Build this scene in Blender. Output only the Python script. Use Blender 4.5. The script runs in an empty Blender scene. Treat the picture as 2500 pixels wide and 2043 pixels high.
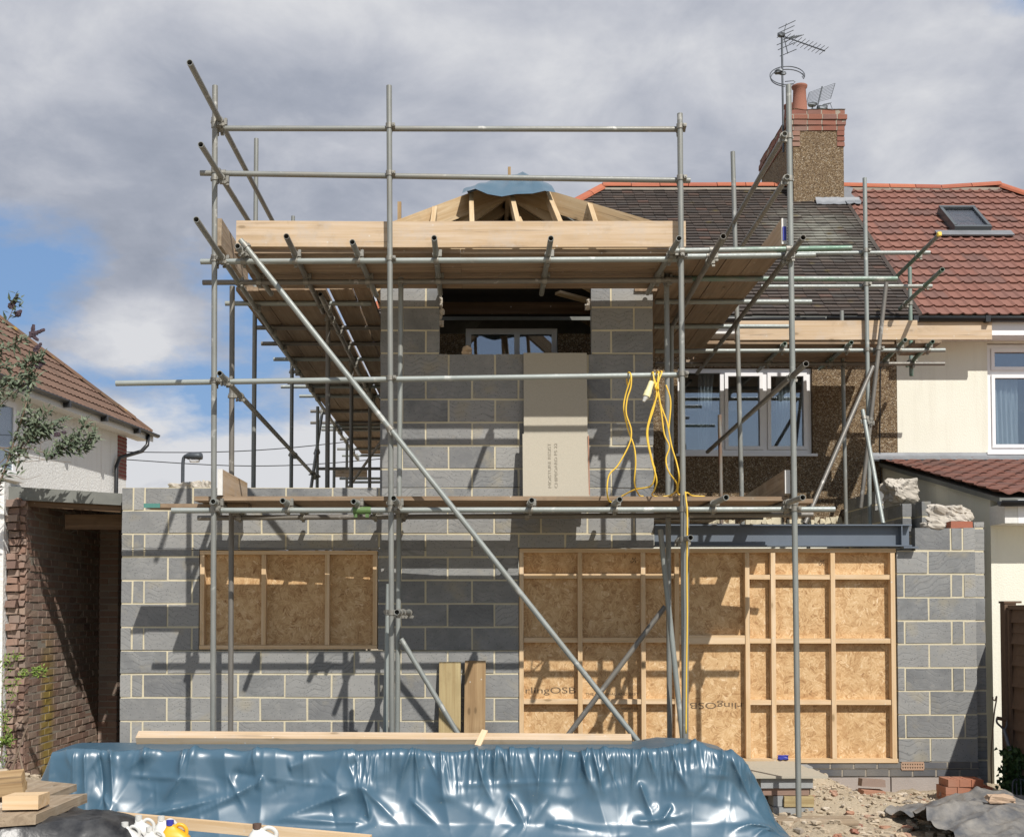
import bpy, math, random
from mathutils import Vector, Matrix, noise
random.seed(7)
C = bpy.context.scene.collection
EYE = 1.72
F = 2886.0; CX = 1180.0; PITCH = math.radians(2.0)
CY = 1495.0 - F*math.tan(PITCH)
V = Vector
def ray(px, py):
    u = (px-CX)/F; v = (CY-py)/F
    return V((u, math.cos(PITCH)-v*math.sin(PITCH), math.sin(PITCH)+v*math.cos(PITCH)))
def at(px, py, Y):                     # the point of the plane at distance Y seen at that place of the photograph
    d = ray(px, py); p = d*(Y/d.y); p.z += EYE; return p
def atz(px, py, z):                    # same, for a known height above the ground
    d = ray(px, py); p = d*((z-EYE)/d.z); p.z += EYE; return p
def zt(py, Y, px=1180): return at(px, py, Y).z
def xt(px, Y, py=1300): return at(px, py, Y).x
# ---------------------------------------------------------------- object helpers
def empty(name, loc, label, cat, group=None):
    o = bpy.data.objects.new(name, None); C.objects.link(o); o.location = loc
    o['label'] = label; o['category'] = cat
    if group: o['group'] = group
    o.empty_display_size = .2
    return o
def tag(o, label, cat, group=None, kind=None):
    if label: o['label'] = label
    if cat: o['category'] = cat
    if group: o['group'] = group
    if kind: o['kind'] = kind
    return o
def wloc(o):
    p = V((0,0,0))
    while o is not None: p += o.location; o = o.parent
    return p
class MB:
    def __init__(s): s.v=[]; s.f=[]; s.w=[]; s.t=[]; s.s=[]
    def add(s, verts, faces, wc=None, tint=None, smooth=False):
        b = len(s.v); s.v += [tuple(p) for p in verts]
        s.w += [tuple(p) for p in (wc if wc else verts)]
        if tint is None: tint = (random.random(), random.random(), random.random())
        if isinstance(tint, list): s.t += tint
        else: s.t += [tint]*len(verts)
        s.f += [tuple(b+i for i in f) for f in faces]; s.s += [smooth]*len(faces)
    def obox(s, c, hx, hy, hz, tint=None, jit=0.0):      # centre and three half-extent vectors; wc along hx
        vs=[]; ws=[]; r=V((random.uniform(-50,50),random.uniform(-50,50),random.uniform(-50,50)))
        lx,ly,lz=hx.length,hy.length,hz.length
        for i in (-1,1):
            for j in (-1,1):
                for k in (-1,1):
                    p=c+hx*i+hy*j+hz*k
                    if jit: p+=V([random.uniform(-jit,jit) for _ in range(3)])
                    vs.append(p); ws.append(r+V((lx*i,ly*j,lz*k)))
        fs=[(0,1,3,2),(4,6,7,5),(0,4,5,1),(2,3,7,6),(0,2,6,4),(1,5,7,3)]
        if hx.cross(hy).dot(hz)<0: fs=[f[::-1] for f in fs]
        s.add(vs,fs,ws,tint)
    def box(s, x0,x1,y0,y1,z0,z1, tint=None, jit=0.0):
        dx,dy,dz=(x1-x0)/2,(y1-y0)/2,(z1-z0)/2
        ax=[V((dx,0,0)),V((0,dy,0)),V((0,0,dz))]
        ax.sort(key=lambda a:-a.length)
        s.obox(V(((x0+x1)/2,(y0+y1)/2,(z0+z1)/2)),ax[0],ax[1],ax[2],tint,jit)
    def beam(s, p0,p1,w,t,up=V((0,0,1)),tint=None,jit=0.0):  # width w along side, thickness t along up
        d=p1-p0; L=d.length; d=d/L; side=d.cross(up)
        if side.length<1e-4: side=d.cross(V((0,1,0)))
        side.normalize(); u=side.cross(d).normalized()
        s.obox((p0+p1)/2, d*(L/2), side*(w/2), u*(t/2), tint, jit)
    def tube(s, p0,p1,r=.02415,seg=14,hollow=True,tint=None,r1=None,cuts=1):
        if r1 is None: r1=r
        d=p1-p0; L=d.length; d=d/L
        a=d.cross(V((0,0,1)));
        if a.length<1e-3: a=d.cross(V((0,1,0)))
        a.normalize(); b=d.cross(a); ro=V((random.uniform(-50,50),random.uniform(-50,50),random.uniform(-50,50)))
        vs=[];ws=[]
        def ring(p,rr,l):
            for k in range(seg):
                an=2*math.pi*k/seg; vs.append(p+a*(rr*math.cos(an))+b*(rr*math.sin(an)))
                ws.append(ro+V((l,r*math.cos(an),r*math.sin(an))))
        for i in range(cuts+1): ring(p0+d*(L*i/cuts), r+(r1-r)*i/cuts, L*i/cuts)
        fs=[]
        for i in range(cuts):
            for k in range(seg):
                k2=(k+1)%seg; fs.append((i*seg+k,i*seg+k2,(i+1)*seg+k2,(i+1)*seg+k))
        if tint is None: tint=(random.random(),random.random(),random.random())
        s.add(vs,fs,ws,tint,True)
        vs=[];ws=[]
        if hollow:
            for (p,sg,rr) in ((p0,1,r),(p1,-1,r1)):
                vs=[];ws=[]
                ring(p,rr,0); ring(p,rr*.83,0); ring(p+d*sg*.12,rr*.83,.1)
                fs=[]
                for k in range(seg):
                    k2=(k+1)%seg
                    q=[(k,k2,seg+k2,seg+k),(seg+k,seg+k2,2*seg+k2,2*seg+k)]
                    fs+= q if sg<0 else [x[::-1] for x in q]
                fs.append(tuple(range(2*seg,3*seg)))
                s.add(vs,fs,ws,(tint[0],tint[1],.0))
        else:
            for (p,sg,rr) in ((p0,1,r),(p1,-1,r1)):
                vs=[];ws=[]; ring(p,rr,0); s.add(vs,[tuple(range(seg))],ws,tint)
    def sweep(s, pts, r, seg=8, tint=None, closed=False, taper=None):
        n=len(pts); vs=[];ws=[];prev=None; L=0; ro=random.uniform(-50,50)
        for i,p in enumerate(pts):
            d=(pts[min(i+1,n-1)]-pts[max(i-1,0)]).normalized()
            if prev is None:
                a=d.cross(V((0,0,1)));
                if a.length<1e-3:a=d.cross(V((0,1,0)))
            else: a=prev-d*prev.dot(d)
            a.normalize(); prev=a; b=d.cross(a); rr=r if taper is None else r+(taper-r)*i/(n-1)
            if i: L+=(p-pts[i-1]).length
            for k in range(seg):
                an=2*math.pi*k/seg; vs.append(p+a*(rr*math.cos(an))+b*(rr*math.sin(an))); ws.append((ro+L,rr*math.cos(an),rr*math.sin(an)))
        fs=[]
        for i in range(n-1):
            for k in range(seg):
                k2=(k+1)%seg; fs.append((i*seg+k,i*seg+k2,(i+1)*seg+k2,(i+1)*seg+k))
        fs.append(tuple(range(seg))[::-1]); fs.append(tuple(range((n-1)*seg,n*seg)))
        s.add(vs,fs,ws,tint,True)
    def grid(s, fn, nu, nv, wfn=None, tint=None, smooth=True):
        vs=[fn(i/nu,j/nv) for j in range(nv+1) for i in range(nu+1)]
        ws=[wfn(i/nu,j/nv) for j in range(nv+1) for i in range(nu+1)] if wfn else None
        fs=[(j*(nu+1)+i,j*(nu+1)+i+1,(j+1)*(nu+1)+i+1,(j+1)*(nu+1)+i) for j in range(nv) for i in range(nu)]
        s.add(vs,fs,ws,tint if tint is not None else (.5,.5,.5),smooth)
    def loft(s, rings, tint=None, smooth=True):          # rings: list of equal-length point lists, capped
        n=len(rings[0]); vs=[p for r in rings for p in r]; fs=[]
        for i in range(len(rings)-1):
            for k in range(n):
                k2=(k+1)%n; fs.append((i*n+k,i*n+k2,(i+1)*n+k2,(i+1)*n+k))
        fs.append(tuple(range(n))[::-1]); fs.append(tuple(range((len(rings)-1)*n,len(rings)*n)))
        s.add(vs,fs,None,tint,smooth)
    def rock(s, c, sx, sy, sz, seed=0, tint=None, amp=.35, res=3):
        vs=[];N=res*4;M=res*2+1
        for j in range(M+1):
            th=math.pi*j/M
            for i in range(N):
                ph=2*math.pi*i/N
                p=V((math.sin(th)*math.cos(ph),math.sin(th)*math.sin(ph),math.cos(th)))
                q=V([max(-.72,min(.72,x)) for x in p])*1.3
                k=1+amp*noise.noise(q*1.3+V((seed*3.1,seed*1.7,0)))+amp*.4*noise.noise(q*3.3+V((seed,0,0)))+(amp*.22*noise.noise(q*9+V((seed,5,0))) if res>4 else 0)
                vs.append(V((q.x*k*sx,q.y*k*sy,q.z*k*sz))+c)
        fs=[(j*N+i,(j+1)*N+i,(j+1)*N+(i+1)%N,j*N+(i+1)%N) for j in range(M) for i in range(N)]
        s.add(vs,fs,None,tint,False)
    def build(s, name, mat, parent=None, loc=None, label=None):
        me=bpy.data.meshes.new(name); base=wloc(parent) if parent else (V(loc) if loc is not None else V((0,0,0)))
        off=V(loc) if (loc is not None and parent) else None
        if off is not None: base=off
        me.from_pydata([(p[0]-base.x,p[1]-base.y,p[2]-base.z) for p in s.v],[],s.f)
        a=me.attributes.new('wc','FLOAT_VECTOR','POINT'); a.data.foreach_set('vector',[x for p in s.w for x in p])
        a=me.attributes.new('tint','FLOAT_COLOR','POINT'); a.data.foreach_set('color',[x for p in s.t for x in (p[0],p[1],p[2],1)])
        me.polygons.foreach_set('use_smooth',s.s); me.materials.append(mat); me.update()
        o=bpy.data.objects.new(name,me); C.objects.link(o)
        if parent:
            o.parent=parent
            if off is not None: o.location=off-wloc(parent)
        else: o.location=base
        if label: o['label']=label
        return o
# ---------------------------------------------------------------- materials
class NT:
    def __init__(s,name,disp=None):
        s.m=bpy.data.materials.new(name); s.m.use_nodes=True; s.t=s.m.node_tree; s.n=s.t.nodes; s.n.clear()
        s.out=s.n.new('ShaderNodeOutputMaterial'); s.b=s.n.new('ShaderNodeBsdfPrincipled'); s.t.links.new(s.b.outputs[0],s.out.inputs[0])
    def set(s,**k):
        for a,v in k.items():
            i=s.b.inputs[a.replace('_',' ')]
            if hasattr(v,'is_output'): s.t.links.new(v,i)
            else: i.default_value=v
        return s
    def inp(s,node,key,v):
        if v is None: return
        if hasattr(v,'is_output'): s.t.links.new(v,node.inputs[key])
        else: node.inputs[key].default_value=v
    def attr(s,name,out='Vector'):
        n=s.n.new('ShaderNodeAttribute'); n.attribute_name=name; return n.outputs[out]
    def obj(s): return s.n.new('ShaderNodeTexCoord').outputs['Object']
    def geo(s): return s.n.new('ShaderNodeNewGeometry').outputs['Position']
    def map(s,v,sc=(1,1,1),lo=(0,0,0),rot=(0,0,0)):
        n=s.n.new('ShaderNodeMapping'); s.inp(n,'Vector',v); s.inp(n,'Scale',sc); s.inp(n,'Location',lo); s.inp(n,'Rotation',rot); return n.outputs[0]
    def noise(s,v,sc,det=4,ro=.55,dist=0,out='Fac'):
        n=s.n.new('ShaderNodeTexNoise'); s.inp(n,'Vector',v); s.inp(n,'Scale',sc); s.inp(n,'Detail',det); s.inp(n,'Roughness',ro); s.inp(n,'Distortion',dist); return n.outputs[out]
    def vor(s,v,sc,feat='F1',out='Distance',rnd=1):
        n=s.n.new('ShaderNodeTexVoronoi'); n.feature=feat; s.inp(n,'Vector',v); s.inp(n,'Scale',sc); s.inp(n,'Randomness',rnd); return n.outputs[out]
    def wave(s,v,sc,dist,det=2,dsc=1,dirn='X'):
        n=s.n.new('ShaderNodeTexWave'); n.bands_direction=dirn; s.inp(n,'Vector',v); s.inp(n,'Scale',sc); s.inp(n,'Distortion',dist); s.inp(n,'Detail',det); s.inp(n,'Detail Scale',dsc); return n.outputs['Fac']
    def ramp(s,f,stops,interp='LINEAR'):
        n=s.n.new('ShaderNodeValToRGB'); s.inp(n,'Fac',f); e=n.color_ramp.elements; n.color_ramp.interpolation=interp
        while len(e)<len(stops): e.new(.5)
        for q,(p,c) in zip(e,stops): q.position=p; q.color=(c if len(c)==4 else (*c,1)) if not isinstance(c,(int,float)) else (c,c,c,1)
        return n.outputs[0]
    def mix(s,f,a,b,mode='MIX'):
        n=s.n.new('ShaderNodeMix'); n.data_type='RGBA'; n.blend_type=mode; n.clamp_factor=True
        s.inp(n,0,f)
        for i,v in ((6,a),(7,b)):
            if hasattr(v,'is_output'): s.t.links.new(v,n.inputs[i])
            else: n.inputs[i].default_value=(*v,1) if len(v)==3 else v
        return n.outputs[2]
    def math(s,op,a,b=None,c=None):
        n=s.n.new('ShaderNodeMath'); n.operation=op; s.inp(n,0,a); s.inp(n,1,b); s.inp(n,2,c); return n.outputs[0]
    def vmath(s,op,a,b=None):
        n=s.n.new('ShaderNodeVectorMath'); n.operation=op; s.inp(n,0,a); s.inp(n,1,b); return n.outputs[0]
    def sep(s,v):
        n=s.n.new('ShaderNodeSeparateXYZ'); s.inp(n,0,v); return n.outputs
    def comb(s,x,y,z):
        n=s.n.new('ShaderNodeCombineXYZ'); s.inp(n,0,x); s.inp(n,1,y); s.inp(n,2,z); return n.outputs[0]
    def bump(s,h,st=.3,d=.01,prev=None):
        n=s.n.new('ShaderNodeBump'); s.inp(n,'Height',h); s.inp(n,'Strength',st); s.inp(n,'Distance',d); s.inp(n,'Normal',prev)
        s.t.links.new(n.outputs[0],s.b.inputs['Normal']); return n.outputs[0]
M={}
def simple(name,col,rough=.6,metal=0,nsc=20,namt=.15,bump=.1,spec=None):
    t=NT(name); w=t.geo(); n=t.noise(w,nsc,5)
    c=t.mix(n,tuple(x*(1-namt) for x in col),tuple(min(1,x*(1+namt)) for x in col)); t.set(Base_Color=c,Roughness=rough,Metallic=metal)
    if bump: t.bump(n,bump,.005)
    if spec is not None: t.set(Specular_IOR_Level=spec)
    M[name]=t.m; return t.m
def mat_block():
    t=NT('concrete_block'); w=t.attr('wc'); ti=t.attr('tint','Color'); r=t.sep(ti)
    off=t.vmath('ADD',w,t.vmath('MULTIPLY',ti,(9,9,9)))
    n1=t.noise(off,5,5,.6); n2=t.noise(off,60,3)
    flip=t.math('SUBTRACT',t.math('MULTIPLY',r[2],1.1),.55)
    wv=t.sep(w); rot=t.comb(t.math('ADD',wv[0],t.math('MULTIPLY',r[0],7)),t.math('ADD',wv[1],t.math('MULTIPLY',t.math('SUBTRACT',wv[0],0.0),flip)),r[1])
    zz=t.math('PINGPONG',t.math('ADD',wv[0],t.math('MULTIPLY',r[1],5)),.09); rot=t.vmath('ADD',rot,t.comb(0,t.math('MULTIPLY',zz,.38),0)); wa=t.wave(t.map(rot,(.8,3.6,1)),1.7,8,3,1.4,'Y')
    line=t.math('MULTIPLY',t.ramp(wa,[(0,1),(.08,.6),(.2,0)]),t.ramp(t.noise(off,2.5,3),[(.38,0),(.62,1)]))
    base=t.mix(t.ramp(n1,[(.3,0),(.72,1)]),(.155,.160,.162),(.250,.254,.252))
    base=t.mix(t.ramp(r[0],[(.1,0),(1,.8)]),base,(.325,.322,.308)); base=t.mix(t.ramp(r[2],[(.75,0),(1,.4)]),base,(.115,.12,.13))
    base=t.mix(t.math('MULTIPLY',line,t.math('MULTIPLY',t.math('ADD',r[1],.2),.36)),base,(.07,.075,.08))
    base=t.mix(t.ramp(t.vor(off,7),[(.0,1),(.035,0)]),base,(.55,.54,.5))
    base=t.mix(t.math('MULTIPLY',t.ramp(t.noise(off,3.2,3),[(.58,0),(.7,1)]),.35),base,(.36,.31,.2))
    base=t.mix(t.ramp(t.vor(off,38),[(.0,.8),(.16,.5),(.24,0)]),base,(.09,.093,.098)); base=t.mix(t.math('MULTIPLY',t.ramp(t.noise(off,9,6,.75),[(.5,0),(.72,1)]),.3),base,(.36,.35,.32))
    t.set(Base_Color=base,Roughness=.92,Specular_IOR_Level=.2)
    h=t.math('SUBTRACT',t.math('MULTIPLY',n2,.4),line); t.bump(h,.35,.004); M['block']=t.m
def mat_mortar(name,a,b):
    t=NT(name); g=t.geo(); n=t.noise(g,6,5); n2=t.noise(g,90,3)
    t.set(Base_Color=t.mix(n,a,b),Roughness=.95,Specular_IOR_Level=.1); t.bump(n2,.6,.006); M[name]=t.m
def mat_brick(name,cols,stain=None):
    t=NT(name); w=t.attr('wc'); ti=t.attr('tint','Color'); r=t.sep(ti)
    c=t.ramp(r[0],[(i/(len(cols)-1),x) for i,x in enumerate(cols)])
    off=t.vmath('ADD',w,ti); n=t.noise(off,14,5,.65); c=t.mix(t.math('MULTIPLY',n,.5),c,t.mix(.5,c,(.1,.07,.06)),'MIX')
    g=t.geo(); big=t.noise(g,1.3,3)
    c=t.mix(t.math('MULTIPLY',t.ramp(big,[(.5,0),(.7,1)]),.4),c,(.3,.27,.22))
    if stain:
        gs=t.sep(g); d=t.math('ABSOLUTE',t.math('SUBTRACT',gs[1],12.15)); f=t.ramp(t.math('ADD',d,t.math('MULTIPLY',t.noise(g,3,3),.25)),[(.2,1),(.36,0)])
        f=t.math('MULTIPLY',f,t.ramp(t.math('DIVIDE',gs[2],2.6),[(.35,1),(.62,0)])); c=t.mix(t.math('MULTIPLY',f,.8),c,stain)
    t.set(Base_Color=c,Roughness=.9,Specular_IOR_Level=.2); t.bump(t.noise(off,50,4),.5,.005); M[name]=t.m
def mat_pebble():
    t=NT('pebbledash'); g=t.geo(); 
    c=t.vor(g,95,'F1','Color'); d=t.vor(g,95); s_=t.sep(c)
    col=t.ramp(s_[0],[(0,(.07,.045,.028)),(.35,(.165,.11,.06)),(.6,(.24,.17,.095)),(.85,(.33,.245,.15)),(1,(.52,.46,.36))])
    big=t.noise(g,1.6,4); col=t.mix(t.ramp(big,[(.4,0),(.8,.5)]),col,(.16,.11,.07))
    t.set(Base_Color=col,Roughness=.85,Specular_IOR_Level=.3); t.bump(t.math('SUBTRACT',1,d),1,.012); M['pebble']=t.m
def mat_osb():
    t=NT('osb'); g=t.geo(); q=t.sep(g); p=t.comb(q[0],q[2],q[1])
    def layer(sc,seed,a,b):
        pp=t.map(p,(1,1,0),(seed,seed*1.7,0)); wob=t.vmath('ADD',pp,t.vmath('MULTIPLY',t.noise(pp,9,2,out='Color'),(.05,.05,0)))
        cell=t.vor(wob,sc,'F1','Color'); r=t.sep(cell); rn=t.n.new('ShaderNodeVectorRotate'); rn.rotation_type='Z_AXIS'; t.inp(rn,'Vector',wob); t.inp(rn,'Angle',t.math('MULTIPLY',r[0],6.28))
        n=t.noise(t.map(rn.outputs[0],(9,62,1)),1,3,.6); return r,n
    r1,n1=layer(13,0,0,0); r2,n2=layer(19,3.3,0,0)
    pick=t.ramp(n1,[(.48,0),(.5,1)])
    f=t.mix(pick,t.comb(r1[1],r1[1],r1[1]),t.comb(r2[2],r2[2],r2[2]))
    f=t.math('ADD',t.math('MULTIPLY',f,.42),t.math('MULTIPLY',t.ramp(n2,[(.28,0),(.72,1)]),.5)); f=t.math('ADD',f,t.math('MULTIPLY',t.noise(p,2.2,3),.16))
    col=t.ramp(f,[(.10,(.22,.11,.045)),(.3,(.42,.25,.115)),(.55,(.55,.36,.18)),(.78,(.64,.45,.25)),(.97,(.76,.61,.42))])
    dk=t.ramp(t.noise(t.map(p,(1,1,0),(5,2,0)),30,3,.7,.6),[(.22,1),(.34,0)]); col=t.mix(t.math('MULTIPLY',dk,.8),col,(.13,.055,.02))
    t.set(Base_Color=col,Roughness=.6,Specular_IOR_Level=.3); t.bump(f,.35,.004); M['osb']=t.m
def mat_wood(name,a,b,c,knots=True,rough=.75,dirt=None):
    t=NT(name); w=t.attr('wc'); ti=t.sep(t.attr('tint','Color'))
    g1=t.noise(t.map(w,(1.0,26,26)),1,5,.65,.35); g2=t.noise(t.map(w,(6,160,160)),1,3)
    big=t.noise(t.map(w,(1.2,3,3)),1,3)
    col=t.mix(t.ramp(g1,[(.38,0),(.62,1)]),c,b); col=t.mix(t.math('MULTIPLY',g2,.3),col,c); col=t.mix(t.ramp(big,[(.45,0),(.75,.45)]),col,c)
    col=t.mix(t.math('MULTIPLY',ti[0],.35),col,c)
    if knots:
        k=t.vor(t.map(w,(2.2,5.5,5.5)),1.1); col=t.mix(t.ramp(k,[(0,1),(.07,.8),(.11,0)]),col,tuple(x*.42 for x in c))
        col=t.mix(t.math('MULTIPLY',t.ramp(k,[(.1,1),(.3,0)]),.35),col,tuple(x*.8 for x in c))
    cr=t.noise(t.map(w,(.9,30,44)),1,5,.55,.2); col=t.mix(t.math('MULTIPLY',t.ramp(cr,[(.63,0),(.68,1)]),.5),col,(.13,.09,.06)); st=t.noise(t.vmath('ADD',w,(8,3,1)),3.5,6,.7); col=t.mix(t.ramp(st,[(.56,0),(.7,.38)]),col,tuple(x*.62 for x in c)); sp=t.vor(t.vmath('ADD',w,(2,2,2)),9); col=t.mix(t.ramp(sp,[(0,.7),(.05,.5),(.09,0)]),col,(.62,.60,.55))
    if dirt:
        d=t.noise(t.vmath('ADD',w,(3,1,2)),5,6,.7); col=t.mix(t.ramp(d,[(.52,0),(.72,.75)]),col,dirt)
    t.set(Base_Color=col,Roughness=rough,Specular_IOR_Level=.25); t.bump(t.math('ADD',g1,t.math('MULTIPLY',cr,.6)),.28,.003); M[name]=t.m
def mat_galv():
    t=NT('galvanised'); w=t.attr('wc'); ti=t.sep(t.attr('tint','Color'))
    n=t.noise(t.map(w,(3,14,14)),1,5,.65); n2=t.noise(w,45,3); n3=t.noise(t.map(w,(1.1,4,4)),1,4,.7)
    clean=t.mix(n,(.20,.225,.215),(.38,.41,.39)); dirty=t.mix(n,(.10,.093,.083),(.23,.21,.185)); 
    c=t.mix(ti[0],clean,dirty)
    c=t.mix(t.ramp(n3,[(.52,0),(.68,.7)]),c,(.24,.225,.19))
    c=t.mix(t.ramp(t.noise(w,7,4),[(.64,0),(.72,.6)]),c,(.62,.61,.57))
    c=t.mix(t.math('MULTIPLY',t.ramp(ti[1],[(.9,0),(.93,1)]),t.ramp(n3,[(.42,0),(.58,.75)])),c,(.07,.19,.12))
    c=t.mix(t.math('MULTIPLY',t.ramp(ti[1],[(.98,0),(.99,1)]),t.ramp(n3,[(.4,0),(.55,.8)])),c,(.24,.10,.06))
    t.set(Base_Color=c,Metallic=.25,Roughness=t.ramp(n2,[(.2,.38),(.8,.62)]),Specular_IOR_Level=.5); t.bump(n2,.15,.002); M['galv']=t.m
def mat_tarp():
    t=NT('blue_tarp'); g=t.geo(); n=t.noise(g,2.2,4); n2=t.noise(t.map(g,(9,9,9)),1,5,.65)
    c=t.mix(n,(.040,.096,.146),(.062,.125,.178)); c=t.mix(t.ramp(n2,[(.62,0),(.8,.3)]),c,(.16,.22,.26))
    sp=t.vor(g,11); c=t.mix(t.ramp(sp,[(0,.8),(.05,0)]),c,(.45,.42,.33))
    t.set(Base_Color=c,Roughness=t.ramp(n2,[(.3,.31),(.8,.45)]),Specular_IOR_Level=.85); M['tarp']=t.m
def mat_sheet():
    t=NT('black_sheet'); g=t.geo(); n=t.noise(g,5,6,.7)
    c=t.mix(t.ramp(n,[(.4,0),(.7,1)]),(.016,.017,.020),(.075,.075,.075)); t.set(Base_Color=c,Roughness=.36,Specular_IOR_Level=.5); t.bump(t.noise(g,16,4),.4,.01); M['sheet']=t.m
    t=NT('grey_sheet'); g=t.geo(); n=t.noise(g,4,6,.7)
    c=t.mix(t.ramp(n,[(.35,0),(.7,1)]),(.085,.09,.10),(.27,.25,.22)); t.set(Base_Color=c,Roughness=.5,Specular_IOR_Level=.4); t.bump(t.noise(g,16,4),.4,.01); M['gsheet']=t.m
def mat_tile(name,stops,moss=None,lichen=None,rough=.85,local=False):
    t=NT(name); ti=t.sep(t.attr('tint','Color')); g=t.geo(); n=t.noise(g,9,5,.7)
    c=t.ramp(ti[0],stops); c=t.mix(t.math('MULTIPLY',n,.6),c,t.mix(.55,c,(.03,.028,.025)))
    if moss:
        f=t.ramp(t.noise(g,1.1,5,.7),[(.55,0),(.8,.5)])
        if local:
            d=t.n.new('ShaderNodeVectorMath'); d.operation='DISTANCE'; t.inp(d,0,t.map(g,(1,.8,.8))); t.inp(d,1,(4.75,13.2,6.05)); f=t.math('MAXIMUM',t.math('MULTIPLY',f,.5),t.math('MULTIPLY',t.ramp(d.outputs['Value'],[(.35,1),(1.0,0)]),t.ramp(t.noise(t.map(g,(2,2,8)),1,5,.7),[(.38,0),(.58,.95)])))
        c=t.mix(f,c,moss)
    if lichen: c=t.mix(t.ramp(t.vor(g,3.1),[(0,.9),(.12,.3),(.2,0)]),c,lichen)
    t.set(Base_Color=c,Roughness=rough,Specular_IOR_Level=.2); t.bump(t.noise(g,40,4),.35,.006); M[name]=t.m
def mat_render(name,a,b,bs,bd,stain=None):
    t=NT(name); g=t.geo(); n=t.noise(g,1.5,5); c=t.mix(n,a,b)
    if stain:
        q=t.sep(g); st=t.noise(t.map(g,(6,6,.5)),1,5,.7); c=t.mix(t.ramp(st,[(.5,0),(.75,.35)]),c,stain)
    t.set(Base_Color=c,Roughness=.9,Specular_IOR_Level=.15); t.bump(t.noise(g,bs,4,.6),.7,bd); M[name]=t.m
def mat_glass():
    t=NT('window_glass'); n=t.n; t.n.remove(t.b)
    g=n.new('ShaderNodeBsdfGlossy'); g.inputs['Roughness'].default_value=.02; g.inputs['Color'].default_value=(.85,.9,1,1)
    tr=n.new('ShaderNodeBsdfTransparent'); tr.inputs[0].default_value=(.72,.76,.78,1); mx=n.new('ShaderNodeMixShader'); mx.inputs[0].default_value=.2
    t.t.links.new(tr.outputs[0],mx.inputs[1]); t.t.links.new(g.outputs[0],mx.inputs[2]); t.t.links.new(mx.outputs[0],t.out.inputs[0]); M['glass']=t.m
def mat_leaf(name,a,b):
    t=NT(name); ti=t.sep(t.attr('tint','Color')); t.set(Base_Color=t.mix(ti[0],a,b),Roughness=.6,Specular_IOR_Level=.3); M[name]=t.m
mat_block(); mat_pebble(); mat_osb(); mat_galv(); mat_tarp(); mat_sheet(); mat_glass()
mat_mortar('mortar',(.50,.445,.31),(.66,.60,.45)); mat_mortar('brick_mortar',(.25,.22,.18),(.38,.34,.28))
mat_mortar('concrete',(.30,.26,.235),(.40,.36,.33))
mat_brick('old_brick',[(.21,.14,.115),(.31,.195,.145),(.27,.20,.165),(.35,.255,.195)],(.30,.22,.04))
mat_brick('red_brick',[(.34,.10,.055),(.42,.14,.07),(.36,.13,.09)]); mat_brick('chimney_brick',[(.24,.10,.075),(.30,.13,.09),(.22,.12,.10)],(.40,.26,.04))
mat_brick('blue_brick',[(.075,.085,.10),(.11,.12,.135),(.09,.095,.105)])
mat_brick('broken_brick',[(.36,.12,.08),(.45,.26,.17),(.52,.40,.28),(.30,.13,.10)])
mat_wood('board',(.29,.215,.14),(.36,.27,.185),(.22,.15,.095),dirt=(.21,.175,.13))
mat_wood('toe',(.56,.45,.33),(.61,.50,.385),(.48,.35,.22),dirt=(.47,.40,.33))
mat_wood('pine',(.66,.50,.33),(.72,.57,.40),(.58,.40,.22))
mat_wood('rafter',(.58,.45,.28),(.66,.53,.35),(.48,.34,.19))
mat_wood('treated',(.40,.33,.17),(.48,.40,.22),(.32,.24,.12)); mat_wood('treated_dark',(.36,.25,.13),(.46,.33,.18),(.25,.16,.08))
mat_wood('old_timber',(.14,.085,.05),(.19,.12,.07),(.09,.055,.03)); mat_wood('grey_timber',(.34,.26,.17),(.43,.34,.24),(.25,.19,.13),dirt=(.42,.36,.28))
mat_tile('plain_tile',[(0,(.055,.045,.04)),(.45,(.095,.075,.065)),(.8,(.07,.062,.058)),(.97,(.11,.08,.065)),(1,(.13,.08,.065))],(.25,.25,.215),(.15,.12,.05),local=True)
mat_tile('red_tile',[(0,(.24,.11,.085)),(.4,(.27,.13,.10)),(.7,(.24,.12,.097)),(1,(.175,.10,.085))])
mat_tile('brown_tile',[(0,(.165,.10,.073)),(.5,(.195,.12,.088)),(1,(.15,.095,.07))])
mat_tile('ridge_tile',[(0,(.42,.13,.075)),(.5,(.47,.16,.09)),(1,(.36,.12,.08))])
mat_tile('brown_ridge',[(0,(.15,.095,.065)),(1,(.20,.12,.08))],(.24,.19,.06),(.45,.27,.03))
mat_render('white_render',(.72,.715,.69),(.80,.80,.78),26,.02,(.45,.40,.33)); mat_render('cream_render',(.68,.67,.57),(.76,.745,.65),60,.006,(.55,.52,.43))
mat_leaf('leaf',(.06,.085,.05),(.17,.20,.135)); mat_leaf('bramble_leaf',(.07,.13,.02),(.20,.27,.05)); mat_leaf('flower',(.05,.035,.045),(.10,.07,.085)); mat_leaf('dark_leaf',(.02,.05,.015),(.05,.09,.02))
simple('upvc',(.78,.78,.79),.35,0,8,.04,0); simple('upvc_sunlit',(.80,.80,.80),.35,0,8,.04,0)
simple('black_plastic',(.02,.021,.023),.35,0,10,.2,0); simple('steel_beam',(.12,.145,.18),.5,.1,6,.15,.05); simple('coupler',(.26,.25,.22),.55,.6,40,.4,.3)
simple('chipboard',(.41,.375,.30),.8,0,110,.17,.15); simple('lead',(.19,.20,.215),.6,.2,7,.3,.2); simple('felt',(.17,.175,.16),.95,0,6,.35,.5)
simple('dark',(.015,.013,.012),.9,0,4,.3,0); simple('rubble',(.46,.42,.36),.95,0,30,.25,.8); simple('bark',(.19,.14,.10),.9,0,30,.3,.4); simple('aerial',(.10,.11,.12),.5,.6,10,.3,0)
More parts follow.
